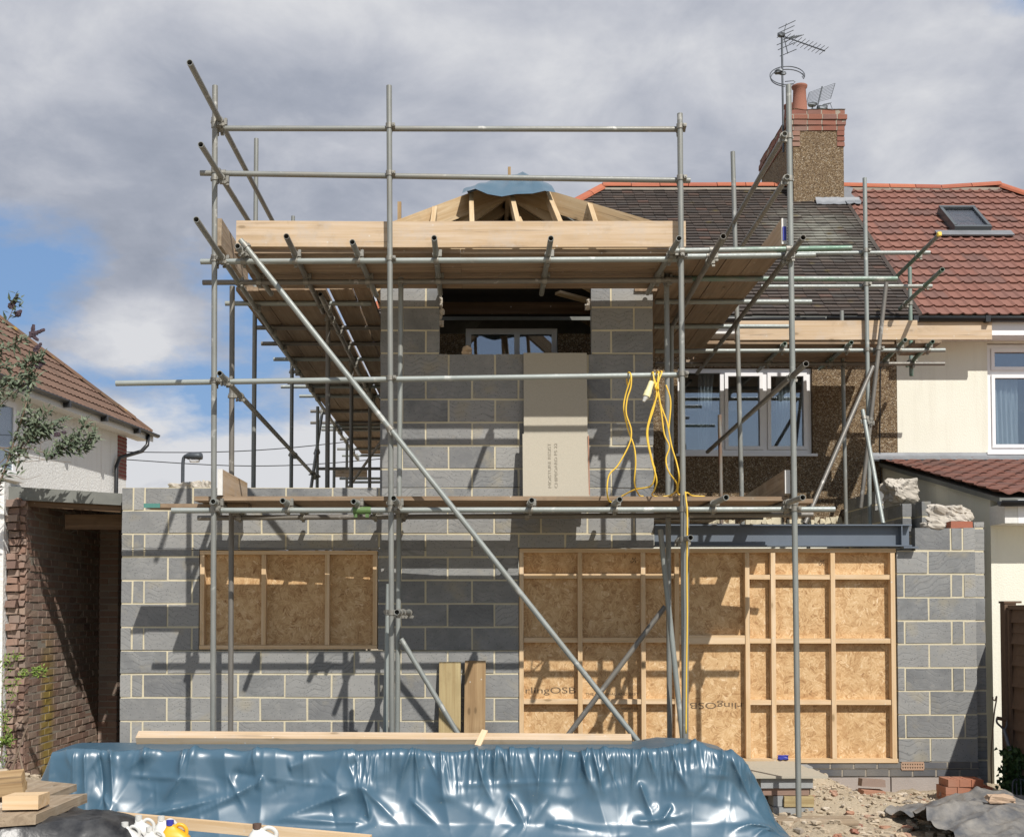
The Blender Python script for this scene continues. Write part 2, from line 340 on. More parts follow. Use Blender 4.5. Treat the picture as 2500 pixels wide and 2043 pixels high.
simple('white_plastic',(.58,.58,.55),.45,0,20,.06,.02); simple('yellow_plastic',(.72,.38,.02),.4,0,20,.06,.02); simple('blue_plastic',(.03,.04,.30),.4,0,10,.1,0)
simple('yellow_cable',(.80,.52,.06),.45,0,20,.1,0); simple('cream_plastic',(.80,.74,.42),.45,0,20,.1,0); simple('ink',(.14,.095,.055),.8,0,60,.5,0); simple('grey_ink',(.315,.285,.225),.8,0,60,.4,0)
simple('curtain',(.70,.72,.72),.9,0,60,.15,.3); simple('grey_frame',(.10,.115,.125),.4,.3,6,.15,0); simple('white_paint',(.66,.65,.62),.6,0,30,.15,.1); simple('dark_red',(.20,.04,.03),.7,0,10,.2,.1)
simple('green_paint',(.09,.16,.05),.5,0,30,.3,.1); simple('fence_wood',(.13,.08,.05),.85,0,20,.3,.3); simple('iron',(.16,.16,.17),.6,.5,30,.3,.2); simple('road_lamp',(.07,.08,.09),.5,.3,10,.2,0)
simple('teal_paint',(.07,.21,.18),.6,0,30,.2,0); simple('yellow_cap',(.85,.60,.10),.5,0,10,.1,0); simple('sand',(.50,.40,.27),.95,0,30,.2,.7); simple('offblock',(.29,.30,.30),.9,0,30,.15,.4)
simple('lamp_bowl',(.5,.5,.5),.15,0,10,.1,0); simple('brown_plastic',(.10,.06,.045),.6,0,10,.2,0)
# ================================================================ masonry helper
Z=V((0,0,1)); X_=V((1,0,0)); Y_=V((0,1,0))
def masonry(B,Mo,O,u,n,solids,holes,z0,h,joints,t=.1,gap=.018,proud=.005,rnd=.002,skip=None):
    zs=[s[2] for s in solids]+[s[3] for s in solids]; za,zb_=min(zs),max(zs)
    edges=set(zs)|set(q for s in holes for q in (s[2],s[3]))
    k=math.floor((za-z0)/h)
    while z0+k*h<zb_-1e-6:
        zb=z0+k*h; zt_=zb+h
        cuts=sorted({max(zb,za),min(zt_,zb_)}|{e for e in edges if zb+1e-4<e<zt_-1e-4})
        for c0,c1 in zip(cuts,cuts[1:]):
            if c1-c0<.006: continue
            zm=(c0+c1)/2
            iv=[(s[0],s[1]) for s in solids if s[2]<zm<s[3]]; iv.sort(); mg=[]
            for a,b in iv:
                if mg and a<=mg[-1][1]+1e-4: mg[-1][1]=max(b,mg[-1][1])
                else: mg.append([a,b])
            for q in holes:
                if q[2]<zm<q[3]:
                    nw=[]
                    for a,b in mg:
                        if q[1]<=a or q[0]>=b: nw.append([a,b])
                        else:
                            if q[0]>a: nw.append([a,q[0]])
                            if q[1]<b: nw.append([q[1],b])
                    mg=nw
            for a,b in mg:
                js=[j for j in joints(k,a,b) if a+.012<j<b-.012]; pts=[a]+sorted(js)+[b]
                m0=c0+(.004 if abs(c0-zb)>1e-4 or c0<=za+1e-4 else 0); m1=c1-(.004 if abs(c1-zt_)>1e-4 or c1>=zb_-1e-4 else 0)
                Mo.obox(O+u*((a+b)/2)+Z*((m0+m1)/2)-n*(t/2), u*((b-a)/2-.004), Z*((m1-m0)/2), n*(t/2-proud), (.5,.5,.5))
                for i,(p,q) in enumerate(zip(pts,pts[1:])):
                    if skip and skip(k,p,q): continue
                    g0=gap/2 if i>0 else 0; g1=gap/2 if i<len(pts)-2 else 0
                    b0=c0+(gap/2 if abs(c0-zb)<1e-4 else 0); b1=c1-(gap/2 if abs(c1-zt_)<1e-4 else 0)
                    if b1-b0<.008: continue
                    j=random.uniform(-rnd,rnd)
                    B.obox(O+u*((p+g0+q-g1)/2)+Z*((b0+b1)/2)-n*(t/2-j), u*((q-g1-p-g0)/2), Z*((b1-b0)/2+random.uniform(-rnd,rnd)*.6), n*(t/2), None, rnd*.9)
        k+=1
def bond(step,offA,offB=None):
    def f(k,a,b):
        o=(offA if k%2==0 else (offA+step/2 if offB is None else offB)); i=math.floor((a-o)/step)
        r=[]
        while o+i*step<b: r.append(o+i*step); i+=1
        return r
    return f
YW=11.4                                                  # the new blockwork face
def wx(px): return (px-CX)/F*YW*1.0
def wz(py): return zt(py,YW)
FR=V((0,-1,0)); OW=V((0,YW,0))
house=empty('house_extension',(0,YW,0),'unfinished two storey extension of grey concrete blocks with a bare rafter roof, behind the scaffolding','house')
z1302=wz(1302.7)
XL,XM,XR,XP=wx(296),wx(927),wx(1597),wx(2382)
# ground floor left wall and centre
B=MB();Mo=MB()
zbase=wz(1858); ztopL=wz(1191.5); zlint=wz(1337)
def jl(k,a,b):
    A=wx(409.6); r=[]
    if k%2==0: r=[A+.45*i for i in range(-1,14) if A+.45*i>XL+.2]
    else: r=[wx(323),wx(351.5)]+[wx(469)+.45*i for i in range(0,14)]
    return r
# course 0 (bottom at z1302-.225) is the one between y 1302.7 and 1359.7
holeL=(wx(486),wx(923),wz(1586),wz(1342)); holeR=(wx(1266),wx(2190),wz(1862),zlint)
masonry(B,Mo,OW,X_,FR,[(XL,wx(1266),zbase,z1302+.45),(wx(1266),XR,zlint,z1302+.45)],[holeL],z1302,.225,jl,rnd=.0025)
B.build('block_wall',M['block'],house); Mo.build('mortar_bed',M['mortar'],house)
# upper floor front wall
B=MB();Mo=MB(); zu=wz(1088); zopenT=wz(690)+.02
hole2=(wx(1072),wx(1446),wz(865),zopenT)
def ju(k,a,b):
    A=wx(1038.6) if k%2==0 else wx(1095); return [A+.45*i for i in range(-4,7)]
masonry(B,Mo,OW,X_,FR,[(XM,XR,z1302+.45,wz(612))],[(wx(1072),wx(1446),wz(865),wz(672))],zu,.225,ju,rnd=.0025)
B.build('block_wall',M['block'],house); Mo.build('mortar_bed',M['mortar'],house)
# right pier
B=MB();Mo=MB(); zp=wz(1344)
def jp(k,a,b): return [wx(2267)] if k%2==1 else [wx(2208),wx(2323),wx(2352)]
masonry(B,Mo,OW,X_,FR,[(wx(2190),XP,zbase,zp),(wx(2236),XP,zp,zp+.22)],[],zp,.225,jp,rnd=.0025)
B.build('block_wall',M['block'],house); Mo.build('mortar_bed',M['mortar'],house)
# side and rear walls that close the shell
B=MB();Mo=MB(); sj=bond(.45,0)
for O_,u_,n_,sol,zz,jj in ((V((XL,0,0)),Y_,V((-1,0,0)),[(YW+.104,15.0,0,z1302+.45)],z1302,sj),(V((XM,0,0)),Y_,V((-1,0,0)),[(YW+.104,15.0,z1302+.46,wz(612))],zu,sj),
    (V((XR,0,0)),Y_,V((1,0,0)),[(YW+.104,15.0,zlint+.23,wz(612))],zu,sj),(V((4.62,0,0)),Y_,V((-1,0,0)),[(YW+.104,15.0,0,2.60),(13.0,15.0,2.60,2.92),(13.9,15.0,2.9,3.15)],zp,sj),
    (V((4.78,0,0)),Y_,V((-1,0,0)),[(YW+.104,15.0,0,2.60),(12.85,15.0,2.60,2.93)],zp,sj),(V((0,15.02,0)),X_,V((0,-1,0)),[(XL+.11,-1.5,0,2.5)],z1302,sj)):
    B=MB();Mo=MB(); masonry(B,Mo,O_,u_,n_,sol,[],zz,.225,jj); o=B.build('side_wall',M['block'],house); Mo.build('mortar_bed',M['mortar'],o)
# engineering bricks, air brick, footing
B=MB();Mo=MB(); zf=wz(1896)
masonry(B,Mo,OW,X_,FR,[(XL-.01,XP+.01,zf,zbase)],[(wx(2194),wx(2250),wz(1878),zbase)],zbase,(zbase-zf)/2,bond(.225,wx(2166),wx(2194)),t=.1,rnd=.001)
B.build('brick_plinth',M['blue_brick'],house); Mo.build('plinth_mortar',M['brick_mortar'],house)
ab=MB(); x0,x1,z0,z1=wx(2196),wx(2249),wz(1877),wz(1861)
nx=9
for i in range(nx+1):
    xx=x0+(x1-x0)*i/nx; ab.box(xx-.007,xx+.007,YW-.006,YW+.05,z0+.0035,z1-.0035,(.5,.5,.5))
for j in range(3):
    zz=z0+(z1-z0)*j/2; ab.box(x0-.002,x1+.002,YW-.008,YW+.05,zz-.0085,zz+.0085,(.4,.5,.5))
ab.box(x0,x1,YW+.055,YW+.09,z0,z1,(0,0,0)); ab.build('air_brick',M['broken_brick'],house)
fo=MB()
for a,b in ((XL-.03,-1.6),(-1.59,.3),(.31,2.2),(2.21,3.24),(3.25,3.9),(3.91,XP+.02)): fo.box(a,b,YW-.012,YW+.2,-.3,zf-.004,None,.002)
fo.build('footing',M['concrete'],house)
# steel beam
sb=MB(); a,b=wx(1598.5),wx(2222); zb,zT=wz(1334),wz(1281)
y0=YW-.07; y1=YW+.10
def beam_piece(x0,x1,y0_,y1_,z0_,z1_): sb.box(x0,x1,y0_,y1_,z0_,z1_,(.5,.5,.5))
beam_piece(a,b,y0,y1,zT-.012,zT); beam_piece(a,b,y0,y1,zb,zb+.012); beam_piece(a,b,YW+.01,YW+.02,zb+.012,zT-.012)
beam_piece(b-.10,b-.09,y0+.004,YW+.01,zb+.012,zT-.012)
sb.build('steel_beam',M['steel_beam'],house)
pl=MB(); pl.box(wx(2200),wx(2235),YW-.09,YW+.1,zb-.02,zb-.004,(.5,.5,.5)); pl.build('bearing_plate',M['steel_beam'],house)
# hip roof frame
cl=at(866,576,11.25); cr=at(1648,556,11.25); ap=at(1240,436,12.7); zE=(cl.z+cr.z)/2
def rafter(p0,p1,w=.05,t=.15,name='rafter',mat='rafter'):
    m=MB(); d=(p1-p0).normalized(); side=d.cross(Z).normalized(); up=side.cross(d)
    c0=p0-up*t/2; c1=p1-up*t/2; m.obox((c0+c1)/2,(c1-c0)/2,side*(w/2),up*(t/2)); return m.build(name,M[mat],house)
rafter(cl,ap,.045,.20); rafter(cr,ap,.045,.20)
def on(p,q,t): return p+(q-p)*t
def hipx(X):     # point of the hip line at X
    if X<ap.x: t=(X-cl.x)/(ap.x-cl.x); return on(cl,ap,t)
    t=(cr.x-X)/(cr.x-ap.x); return on(cr,ap,t)
for px0,px1 in ((1056,1064),(1154,1150),(1268,1243),(1372,1338),(1452,1434)):
    top=at(px1,470,12.2); h_=hipx(top.x); e=at(px0,566,11.25)
    p1=V((top.x,h_.y-.02,h_.z-.01)); p0=V((xt(px0,11.6,540),11.25,on(cl,cr,(px0-866)/782).z)); 
    rafter(p0,p1,.047,.10)
rafter(V((xt(1285,11.8,540),11.6,zE+.08)),V((xt(1258,12.3,500),12.4,zE+.62)),.047,.1)
rg=MB(); rg.obox(V((ap.x,14.7,ap.z-.1)),V((0,2.05,0)),V((.022,0,0)),V((0,0,.1))); rg.build('ridge_board',M['rafter'],house)
for yy in (12.9,13.35,13.8,14.25,14.7,15.2,15.7):
    for sx,e in ((cl.x,cl),(cr.x,cr)): rafter(V((sx,yy,e.z)),V((ap.x,yy,ap.z)),.047,.12)
for xx,yy,zz,dx in ((.95,12.3,3.95,.5),(1.1,12.5,4.0,.75),(.8,12.6,3.9,.9)):
    rafter(V((xx,yy,EYE+zz-.35-.6+.5)),V((xx+dx,yy+.5,EYE+zz-.75+.2)),.1,.03)
for zz,yy in ((wz(640)+.06,11.75),(wz(640)+.03,13.0)):
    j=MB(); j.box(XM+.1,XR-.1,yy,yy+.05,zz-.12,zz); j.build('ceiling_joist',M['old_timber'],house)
j=MB(); j.box(XM+.104,XR-.104,12.5,13.9,wz(640)+.095,wz(640)+.11); j.build('ceiling_light_block',M['dark'],house)  # unseen dark panel added to keep daylight out behind the upper opening
fb=MB(); fb.box(XM+.05,XR-.05,YW+.004,YW+.096,wz(611),wz(611)+.07); fb.build('wall_plate',M['rafter'],house)
# broken edge stubs in the upper opening
for lst in (((1074,745),(1078,762),(1072,775),(1076,790),(1071,720),(1073,735)),((1440,738),(1436,750))):
    st=MB()
    for i,(px,py) in enumerate(lst): st.rock(at(px,py,YW+.07),.03,.04,.028,i,None,.4,3)
    st.build('broken_mortar',M['rubble'],house)
# unseen felt added over the rear rafters to darken the inside, open towards the old eaves
cov=MB()
for e in (cl,cr):
    m=[V((e.x,12.75,e.z+.02)),V((e.x,14.0,e.z+.02)),V((ap.x,15.0,ap.z+.02)),V((ap.x,12.75,ap.z+.02))]
    lo=[p-V((0,0,.012)) for p in m]
    cov.add(m+lo,[(0,1,2,3),(7,6,5,4),(0,3,7,4),(1,0,4,5),(2,1,5,6)],None,(.5,.5,.5))
cov.build('added_shade_felt',M['felt'],house)
# ================================================================ timber framed boarding in the two openings
def boarding(name,label,x0,x1,z0,z1,studs,rails,panels_y=.075,fw=.042):
    r=empty(name,((x0+x1)/2,YW,z0),label,'boarding','timber framed boards filling the openings')
    p=MB(); n=max(1,round((x1-x0)/1.22)); xs=[x0+(x1-x0)*i/n for i in range(n+1)]
    for a,b in zip(xs,xs[1:]): p.box(a+.0015,b-.0015,YW+panels_y,YW+panels_y+.018,z0+.006,z1-.006,(.5,.5,.5))
    p.build('strand_board',M['osb'],r)
    yf=YW-.012; yb=YW+panels_y-.002
    def tim(name,a,b,c,d,y=yf):
        m=MB(); m.box(a,b,y+random.uniform(-.003,.003),yb,c,d,None,.001); m.build(name,M['pine'],r)
    g=.003
    tim('head_plate',x0+g,x1-g,z1-fw,z1-g); tim('sole_plate',x0+g,x1-g,z0+g,z0+fw)
    for s in studs: tim('stud',s-fw/2,s+fw/2,z0+fw+.002,z1-fw-.002)
    for (a,b,zc,hh) in rails: tim('rail',a+.002,b-.002,zc-hh/2,zc+hh/2,yf+.012)
    return r
s1=[wx(494),wx(644),wx(799),wx(916)]
bl=boarding('window_boarding','timber framed strand board filling the left ground floor window opening',wx(487),wx(922),wz(1585),wz(1343),s1,[])
sp=[1273,1416,1570,1652,1824,1887,2033,2179]; s2=[wx(p) for p in sp]
rails=[]
for i,(a,b) in enumerate(zip(s2,s2[1:])):
    a+=.021; b-=.021
    if i==3: rails.append((a,b,wz(1561),.085))
    else:
        dz=[0,0,0,0,2,2,2][i]
        for y in (1406,1562,1712): rails.append((a,b,wz(y+dz),.046))
br=boarding('door_boarding','wide strand board screen with a grid of studs filling the right ground floor opening',wx(1268),wx(2188),wz(1862),wz(1338),s2,rails)
def text(body,P,h,mat,parent,name='printed_lettering',rotz=0,spin=0,off=.0012,width=None,align='LEFT',face='front'):
    cu=bpy.data.curves.new('t','FONT'); cu.body=body; cu.size=h; cu.extrude=.0004; cu.align_x=align
    tmp=bpy.data.objects.new('t',cu); C.objects.link(tmp); bpy.context.view_layer.update()
    me=bpy.data.meshes.new_from_object(tmp.evaluated_get(bpy.context.evaluated_depsgraph_get())); bpy.data.objects.remove(tmp); bpy.data.curves.remove(cu)
    me.materials.clear(); me.materials.append(M[mat]); xs=[v.co.x for v in me.vertices]
    sx=(width/(max(xs)-min(xs))) if width else 1
    R=Matrix.Rotation(math.pi/2,4,'X') @ Matrix.Rotation(spin,4,'Z') @ Matrix.Diagonal((sx,1,1,1))
    me.transform(R); me.name=name; o=bpy.data.objects.new(name,me); C.objects.link(o); o.parent=parent; o.location=P-wloc(parent); return o
YO=YW+.075-.001
text('rlingOSB',V((wx(1281),YO,wz(1693))),.085,'ink',br,width=wx(1404)-wx(1281))
text('rlingOSB',V((wx(1816),YO,wz(1716))),.085,'ink',br,spin=math.pi,width=wx(1812)-wx(1684))
text('THE ORIGINAL AND BEST',V((wx(1430),YO,wz(1698))),.035,'ink',br,width=wx(1560)-wx(1430))
text('St',V((wx(1555),YO,wz(1374))),.075,'ink',br,spin=math.pi/2); text('St',V((wx(2018),YO,wz(1380))),.075,'ink',br,spin=math.pi/2)
text('THE ORIGINAL',V((wx(1560),YO,wz(1728))),.03,'ink',br,spin=math.pi,width=.17)
rag=MB(); rag.rock(V((wx(1908),YW-.005,wz(1848))),.05,.02,.022,3,None,.6,3)
tag(rag.build('blue_rag',M['blue_plastic'],loc=(wx(1908),YW,wz(1850))),'small scrap of dark blue plastic on the bottom plate of the strand board screen','scrap')
# ================================================================ roofs
def tile_plain(mb,O,u,s,n,smax,ulo,uhi,g=.10,w=.165):
    k=0
    while k*g<smax:
        sc=k*g; a,b=ulo(sc),uhi(sc); x=a-(w/2 if k%2 else 0)-random.uniform(0,.02)
        while x<b:
            x0=max(x+.002,a); x1=min(x+w-.002,b)
            if x1-x0>.03:
                l=random.uniform(-.004,.006); tilt=random.uniform(-.005,.007)*(3 if random.random()<.04 else 1)
                base=O+u*x0+s*(sc+l)+n*(.030+random.uniform(0,.004)); wv=u*(x1-x0)+n*tilt*.5; up=s*(g+.05)-n*.028
                vs=[base,base+wv,base+wv+up,base+up]; th=n*(-.020); vs+= [p+th for p in vs]
                mb.add(vs,[(0,1,2,3),(4,5,1,0),(5,6,2,1),(7,4,0,3)])
            x+=w
        k+=1
def tile_roll(mb,O,u,s,n,smax,ulo,uhi,g=.25,per=.15,amp=.022,step=.015,tw=.30,kind='roll'):
    k=0
    while k*g<smax:
        sc=k*g; se=min(sc+g+.02,smax); a,b=ulo(sc+g/2),uhi(sc+g/2)
        if b-a<.05: k+=1; continue
        N=max(2,int((b-a)/step)); vs=[];fs=[];ti=[]; cache={}
        for i in range(N+1):
            x=a+(b-a)*i/N; ph=(x/per)%1
            if kind=='roll': hh=.85*amp*(max(0,math.sin(math.pi*min(1,ph/.34)))**.7 if ph<.34 else -.15*math.sin(math.pi*(ph-.34)/.66))
            else: hh=amp*(.5+.5*math.sin(2*math.pi*ph))
            col=int(math.floor(x/tw)+k*.5); 
            if (col,k) not in cache: cache[(col,k)]=(random.random(),random.random(),random.uniform(-.003,.003))
            c=cache[(col,k)]; p=O+u*x
            vs+= [p+s*sc+n*(hh+.034+c[2]-.016), p+s*sc+n*(hh+.034+c[2]), p+s*se+n*(hh+.008)]; ti+=[(c[0],c[1],0)]*3
        for i in range(N):
            q=i*3; fs+=[(q,q+3,q+4,q+1),(q+1,q+4,q+5,q+2)]
        mb.add(vs,fs,None,ti,False); k+=1
def ridge(mb,p0,p1,r=.11,seglen=.45,lift=.02):
    d=p1-p0;L=d.length;d.normalize();n=max(1,round(L/seglen)); a=d.cross(Z).normalized(); b=a.cross(d)
    for i in range(n):
        q0=p0+d*(L*i/n+.004); q1=p0+d*(L*(i+1)/n-.006); dz=noise.noise(q0*1.3)*.02; vs=[]
        for q in (q0,q1):
            for k in range(9):
                an=math.pi*(k/8); vs.append(q+a*(r*math.cos(an))+b*(r*.8*math.sin(an)+lift+dz-.05))
        fs=[(k,k+1,9+k+1,9+k) for k in range(8)]+[tuple(range(9)),tuple(range(9,18))[::-1]]
        mb.add(vs,fs)
# main pair of houses
YH=15.1; YE=14.75; zEa=zt(772,YE,2200); TH=math.radians(40); sv=V((0,math.cos(TH),math.sin(TH))); nv=V((0,-math.sin(TH),math.cos(TH)))
# ridge: solve the slope length that reaches y 461
S=3.0
while True:
    p=V((3,YE,zEa))+sv*S; d=ray(1900,461)
    if (p.z-EYE)/p.y>=d.z/d.y: break
    S+=.01
YR=YE+S*math.cos(TH); zR=zEa+S*math.sin(TH); plan=S*math.cos(TH)
xParty=xt(2245,YE,770); xRid=xt(1470,YR,461); xRidR=xt(2440,YR,461)
xPW=xt(2190,YH,1000)
old=empty('semi_detached_house',(2,YH,0),'original brown pebbledashed house with a worn dark tiled roof behind the scaffolding','house','pair of semi detached houses')
nb=empty('semi_detached_house',(7,YH,0),'cream rendered neighbouring house with a new red tiled roof and skylight','house','pair of semi detached houses')
OE=V((0,YE,zEa))
t=MB(); tile_plain(t,OE,X_,sv,nv,S-.02,lambda s:xRid-plan+s*math.cos(TH),lambda s:xParty+.0*s)
t.build('tiled_roof',M['plain_tile'],old)
t=MB(); tile_roll(t,OE,X_,sv,nv,S-.02,lambda s:xParty+.02,lambda s:xRidR+plan-s*math.cos(TH),g=.235)
nbroof=t.build('tiled_roof',M['red_tile'],nb)
# roof undersides / other slopes as plain closed bodies
def prism(mb,pts,th):
    n=len(pts); mb.add(list(pts)+[p+th for p in pts],[tuple(range(n)),tuple(range(2*n-1,n-1,-1))]+[(i,n+i,n+(i+1)%n,(i+1)%n) for i in range(n)],None,(.3,.5,.5))
dp=V((0,0,-.05))
YB=YR+plan
u1=MB(); xl=xRid-plan; prism(u1,[V((xl,YE,zEa)),V((xParty,YE,zEa)),V((xParty,YR,zR)),V((xRid,YR,zR))],dp)
prism(u1,[V((xl,YB,zEa)),V((xParty,YB,zEa)),V((xParty,YR,zR)),V((xRid,YR,zR))][::-1],dp); prism(u1,[V((xl,YB,zEa)),V((xl,YE,zEa)),V((xRid,YR,zR))],dp)
u1.build('roof_boarding',M['felt'],old)
u2=MB(); xr=xRidR+plan; prism(u2,[V((xParty,YE,zEa)),V((xr,YE,zEa)),V((xRidR,YR,zR)),V((xParty,YR,zR))],dp)
prism(u2,[V((xParty,YB,zEa)),V((xr,YB,zEa)),V((xRidR,YR,zR)),V((xParty,YR,zR))][::-1],dp); prism(u2,[V((xr,YE,zEa)),V((xr,YB,zEa)),V((xRidR,YR,zR))],dp)
u2.build('roof_boarding',M['felt'],nb)
r_=MB(); ridge(r_,V((xRid,YR,zR+.03)),V((xParty-.1,YR,zR+.03))); ridge(r_,V((xRid-plan*.98,YE+.05,zEa+.06)),V((xRid,YR,zR+.03)),.1,.4); r_.build('ridge_tiles',M['ridge_tile'],old)
r_=MB(); ridge(r_,V((xParty,YR,zR+.03)),V((xParty+1.6,YR,zR-.0))); ridge(r_,V((xParty+1.6,YR,zR)),V((xRidR,YR,zR+.06)),.11,.6); ridge(r_,V((xRidR+plan*.98,YE+.05,zEa+.05)),V((xRidR,YR,zR+.05)),.1,.5); r_.build('ridge_tiles',M['ridge_tile'],nb)
mb_=MB(); mb_.box(xRid,xRidR,YR-.10,YR-.05,zR-.07,zR-.02,(.5,.5,.5),.01); mb_.build('ridge_mortar',M['brick_mortar'],old)
cut=MB(); prism(cut,[OE+X_*(xParty-.02)+nv*.03,OE+X_*(xParty+.02)+nv*.05,OE+X_*(xParty+.02)+sv*S+nv*.05,OE+X_*(xParty-.02)+sv*S+nv*.03],V((0,0,-.03))); cut.build('verge_strip',M['plain_tile'],nb)
# walls of the pair
w=MB(); w.box(-1.05,xPW,YH,YH+.25,zt(1276,YH),zEa-.14,(.5,.5,.5)); 
holesW=[]
def wall_holes(mb,x0,x1,z0,z1,y0,y1,holes):
    xs=sorted({x0,x1}|{h[0] for h in holes}|{h[1] for h in holes}); 
    for a,b in zip(xs,xs[1:]):
        xm=(a+b)/2; hs=sorted([(h[2],h[3]) for h in holes if h[0]<xm<h[1]]); c=z0
        for p,q in hs:
            if p>c: mb.box(a,b,y0,y1,c,p,(.5,.5,.5))
            c=q
        if c<z1: mb.box(a,b,y0,y1,c,z1,(.5,.5,.5))
def hx(px): return xt(px,YH,1000)
w=MB(); hw=[(hx(1655),hx(1984),zt(1108,YH),zt(896,YH,1800)),(xt(1136,YH,830),xt(1362,YH,830),zt(905,YH),zt(798,YH))]
wall_holes(w,-1.05,xPW,zt(1276,YH),zEa-.14,YH,YH+.25,hw); w.build('pebbledash_wall',M['pebble'],old)
w=MB(); w.box(-1.05,xPW,YH+.02,YH+.25,0,zt(1276,YH)-.004,(.5,.5,.5)); w.box(-1.05,-.8,YH+.254,YB-.35,0,zEa-.14); w.box(-.79,xPW,YB-.6,YB-.35,0,zEa-.14); w.build('rendered_wall',M['cream_render'],old)
jag=MB()
for i in range(34):
    x=hx(1700+i*13); jag.box(x,x+.07,YH-.006,YH+.019,zt(1276+random.uniform(0,6),YH),zt(1268-random.uniform(0,7),YH),None,.012)
jag.build('broken_render_edge',M['mortar'],old)
w=MB(); hn=[(hx(2412),hx(2760),zt(1104,YH),zt(838,YH))]; wall_holes(w,xPW+.003,xRidR+plan-.4,0,zEa-.14,YH,YH+.25,hn); w.box(xRidR+plan-.65,xRidR+plan-.4,YH+.254,YB-.35,0,zEa-.14); w.box(xPW+.003,xRidR+plan-.66,YB-.6,YB-.35,0,zEa-.14); w.build('rendered_wall',M['cream_render'],nb)
# windows
def casement(parent,x0,x1,z0,z1,y,lights,fw=.055,mat='upvc',split=None,sill=True,curt=True,sash=(1,)):
    fr=MB(); yb=y+.06
    xs=[x0+(x1-x0)*l for l in [0]+lights+[1]]
    fr.box(x0,x1,y,yb,z1-fw,z1,(.5,.5,.5)); fr.box(x0,x1,y,yb,z0,z0+fw,(.5,.5,.5))
    for i,xx in enumerate(xs):
        c=xx+(fw/2 if i==0 else -fw/2 if i==len(xs)-1 else 0); fr.box(c-fw/2,c+fw/2,y-.001,yb,z0+fw,z1-fw,(.5,.5,.5))
    f=fr.build('window_frame',M[mat],parent)
    for i,(a,b) in enumerate(zip(xs,xs[1:])):
        a+=fw*(1 if i==0 else .5); b-=fw*(1 if i==len(xs)-2 else .5); zz=[(z0+fw,z1-fw)]
        if split: zz=[(z0+fw,z0+(z1-z0)*split-fw/2),(z0+(z1-z0)*split+fw/2,z1-fw)]; bb=MB(); bb.box(a,b,y,yb,zz[0][1],zz[1][0],(.5,.5,.5)); bb.build('transom_bar',M[mat],f)
        for (c,d) in zz:
            s_=MB(); q=.045
            if i in sash:
                s_.box(a+.002,b-.002,y-.022,y+.02,d-q,d-.002,(.5,.5,.5)); s_.box(a+.002,b-.002,y-.022,y+.02,c+.002,c+q,(.5,.5,.5)); s_.box(a+.002,a+q,y-.022,y+.02,c+q,d-q,(.5,.5,.5)); s_.box(b-q,b-.002,y-.022,y+.02,c+q,d-q,(.5,.5,.5))
                s_.build('sash',M[mat],f); A,Bb,Cc,D=a+q,b-q,c+q,d-q
            else: A,Bb,Cc,D=a,b,c,d
            g=MB(); g.box(A-.004,Bb+.004,y+.022,y+.034,Cc-.004,D+.004,(.5,.5,.5)); g.build('pane',M['glass'],f)
    if sill:
        si=MB(); si.box(x0-.03,x1+.06,y-.07,y+.05,z0-.035,z0-.002,(.5,.5,.5)); si.build('sill',M[mat],f)
    return f
casement(old,hx(1655)+.006,hx(1984)-.006,zt(1107,YH),zt(898,YH,1800),YH+.05,[.335,.655],sash=(1,2))
casement(old,xt(1136,YH,830)+.005,xt(1362,YH,830)-.005,zt(903,YH),zt(800,YH),YH+.05,[.56],fw=.07,sash=())
f=casement(nb,hx(2412)+.004,hx(2760)-.004,zt(1103,YH),zt(840,YH),YH+.04,[.33,.67],split=.74,sash=(0,1,2))
cur=MB()
for x0_,x1_ in ((hx(2424),hx(2500)),(hx(2540),hx(2620))):
    cur.grid(lambda a,b:V((x0_+a*(x1_-x0_),YH+.16+.022*math.sin(a*38+1.5*math.sin(b*3))+.008*math.sin(a*83+b*5),zt(1096,YH)+b*(zt(915,YH)-zt(1096,YH)))),80,14)
cur.build('net_curtain',M['curtain'],nb)
cur=MB()
for x0_,x1_ in ((hx(1712),hx(1752)),(hx(1905),hx(1945))):
    cur.grid(lambda a,b:V((x0_+(a*(x1_-x0_))*(.6+.4*b),YH+.2+.03*math.sin(a*26+b),zt(1100,YH)+b*(zt(905,YH)-zt(1100,YH)))),40,8)
cur.build('net_curtain',M['curtain'],old)
# gutters, soffits
g=MB()
def gutter(mb,p0,p1,r=.058):
    d=(p1-p0).normalized(); a=d.cross(Z).normalized(); vs=[]
    for p in (p0,p1):
        for k in range(9): an=math.pi+math.pi*k/8; vs.append(p+a*(r*math.cos(an))+Z*(r*math.sin(an)))
        for k in range(9): an=2*math.pi-math.pi*k/8; vs.append(p+a*(r*.88*math.cos(an))+Z*(r*.88*math.sin(an)))
    mb.add(vs,[(k,(k+1)%18,18+(k+1)%18,18+k) for k in range(18)]+[tuple(range(18))[::-1],tuple(range(18,36))],None,None,True)
gutter(g,V((xParty-1.2,YE-.06,zEa-.03)),V((xRidR+plan,YE-.06,zEa-.03)))
for x in (5.4,6.3,7.2): g.box(x-.03,x+.03,YE-.125,YE-.0,zEa-.1,zEa-.02,(.5,.5,.5))
g.build('gutter',M['black_plastic'],nb)
g=MB(); gutter(g,V((XR+.12,YE-.06,zEa-.04)),V((xParty-1.22,YE-.06,zEa-.04))); g.build('gutter',M['black_plastic'],old)
g=MB(); g.box(xParty,xRidR+plan-.05,YE,YE+.02,zEa-.24,zEa-.03,(.5,.5,.5)); g.box(xParty,xRidR+plan-.05,YE+.02,YH-.003,zEa-.235,zEa-.215,(.5,.5,.5)); g.build('fascia',M['upvc'],nb)
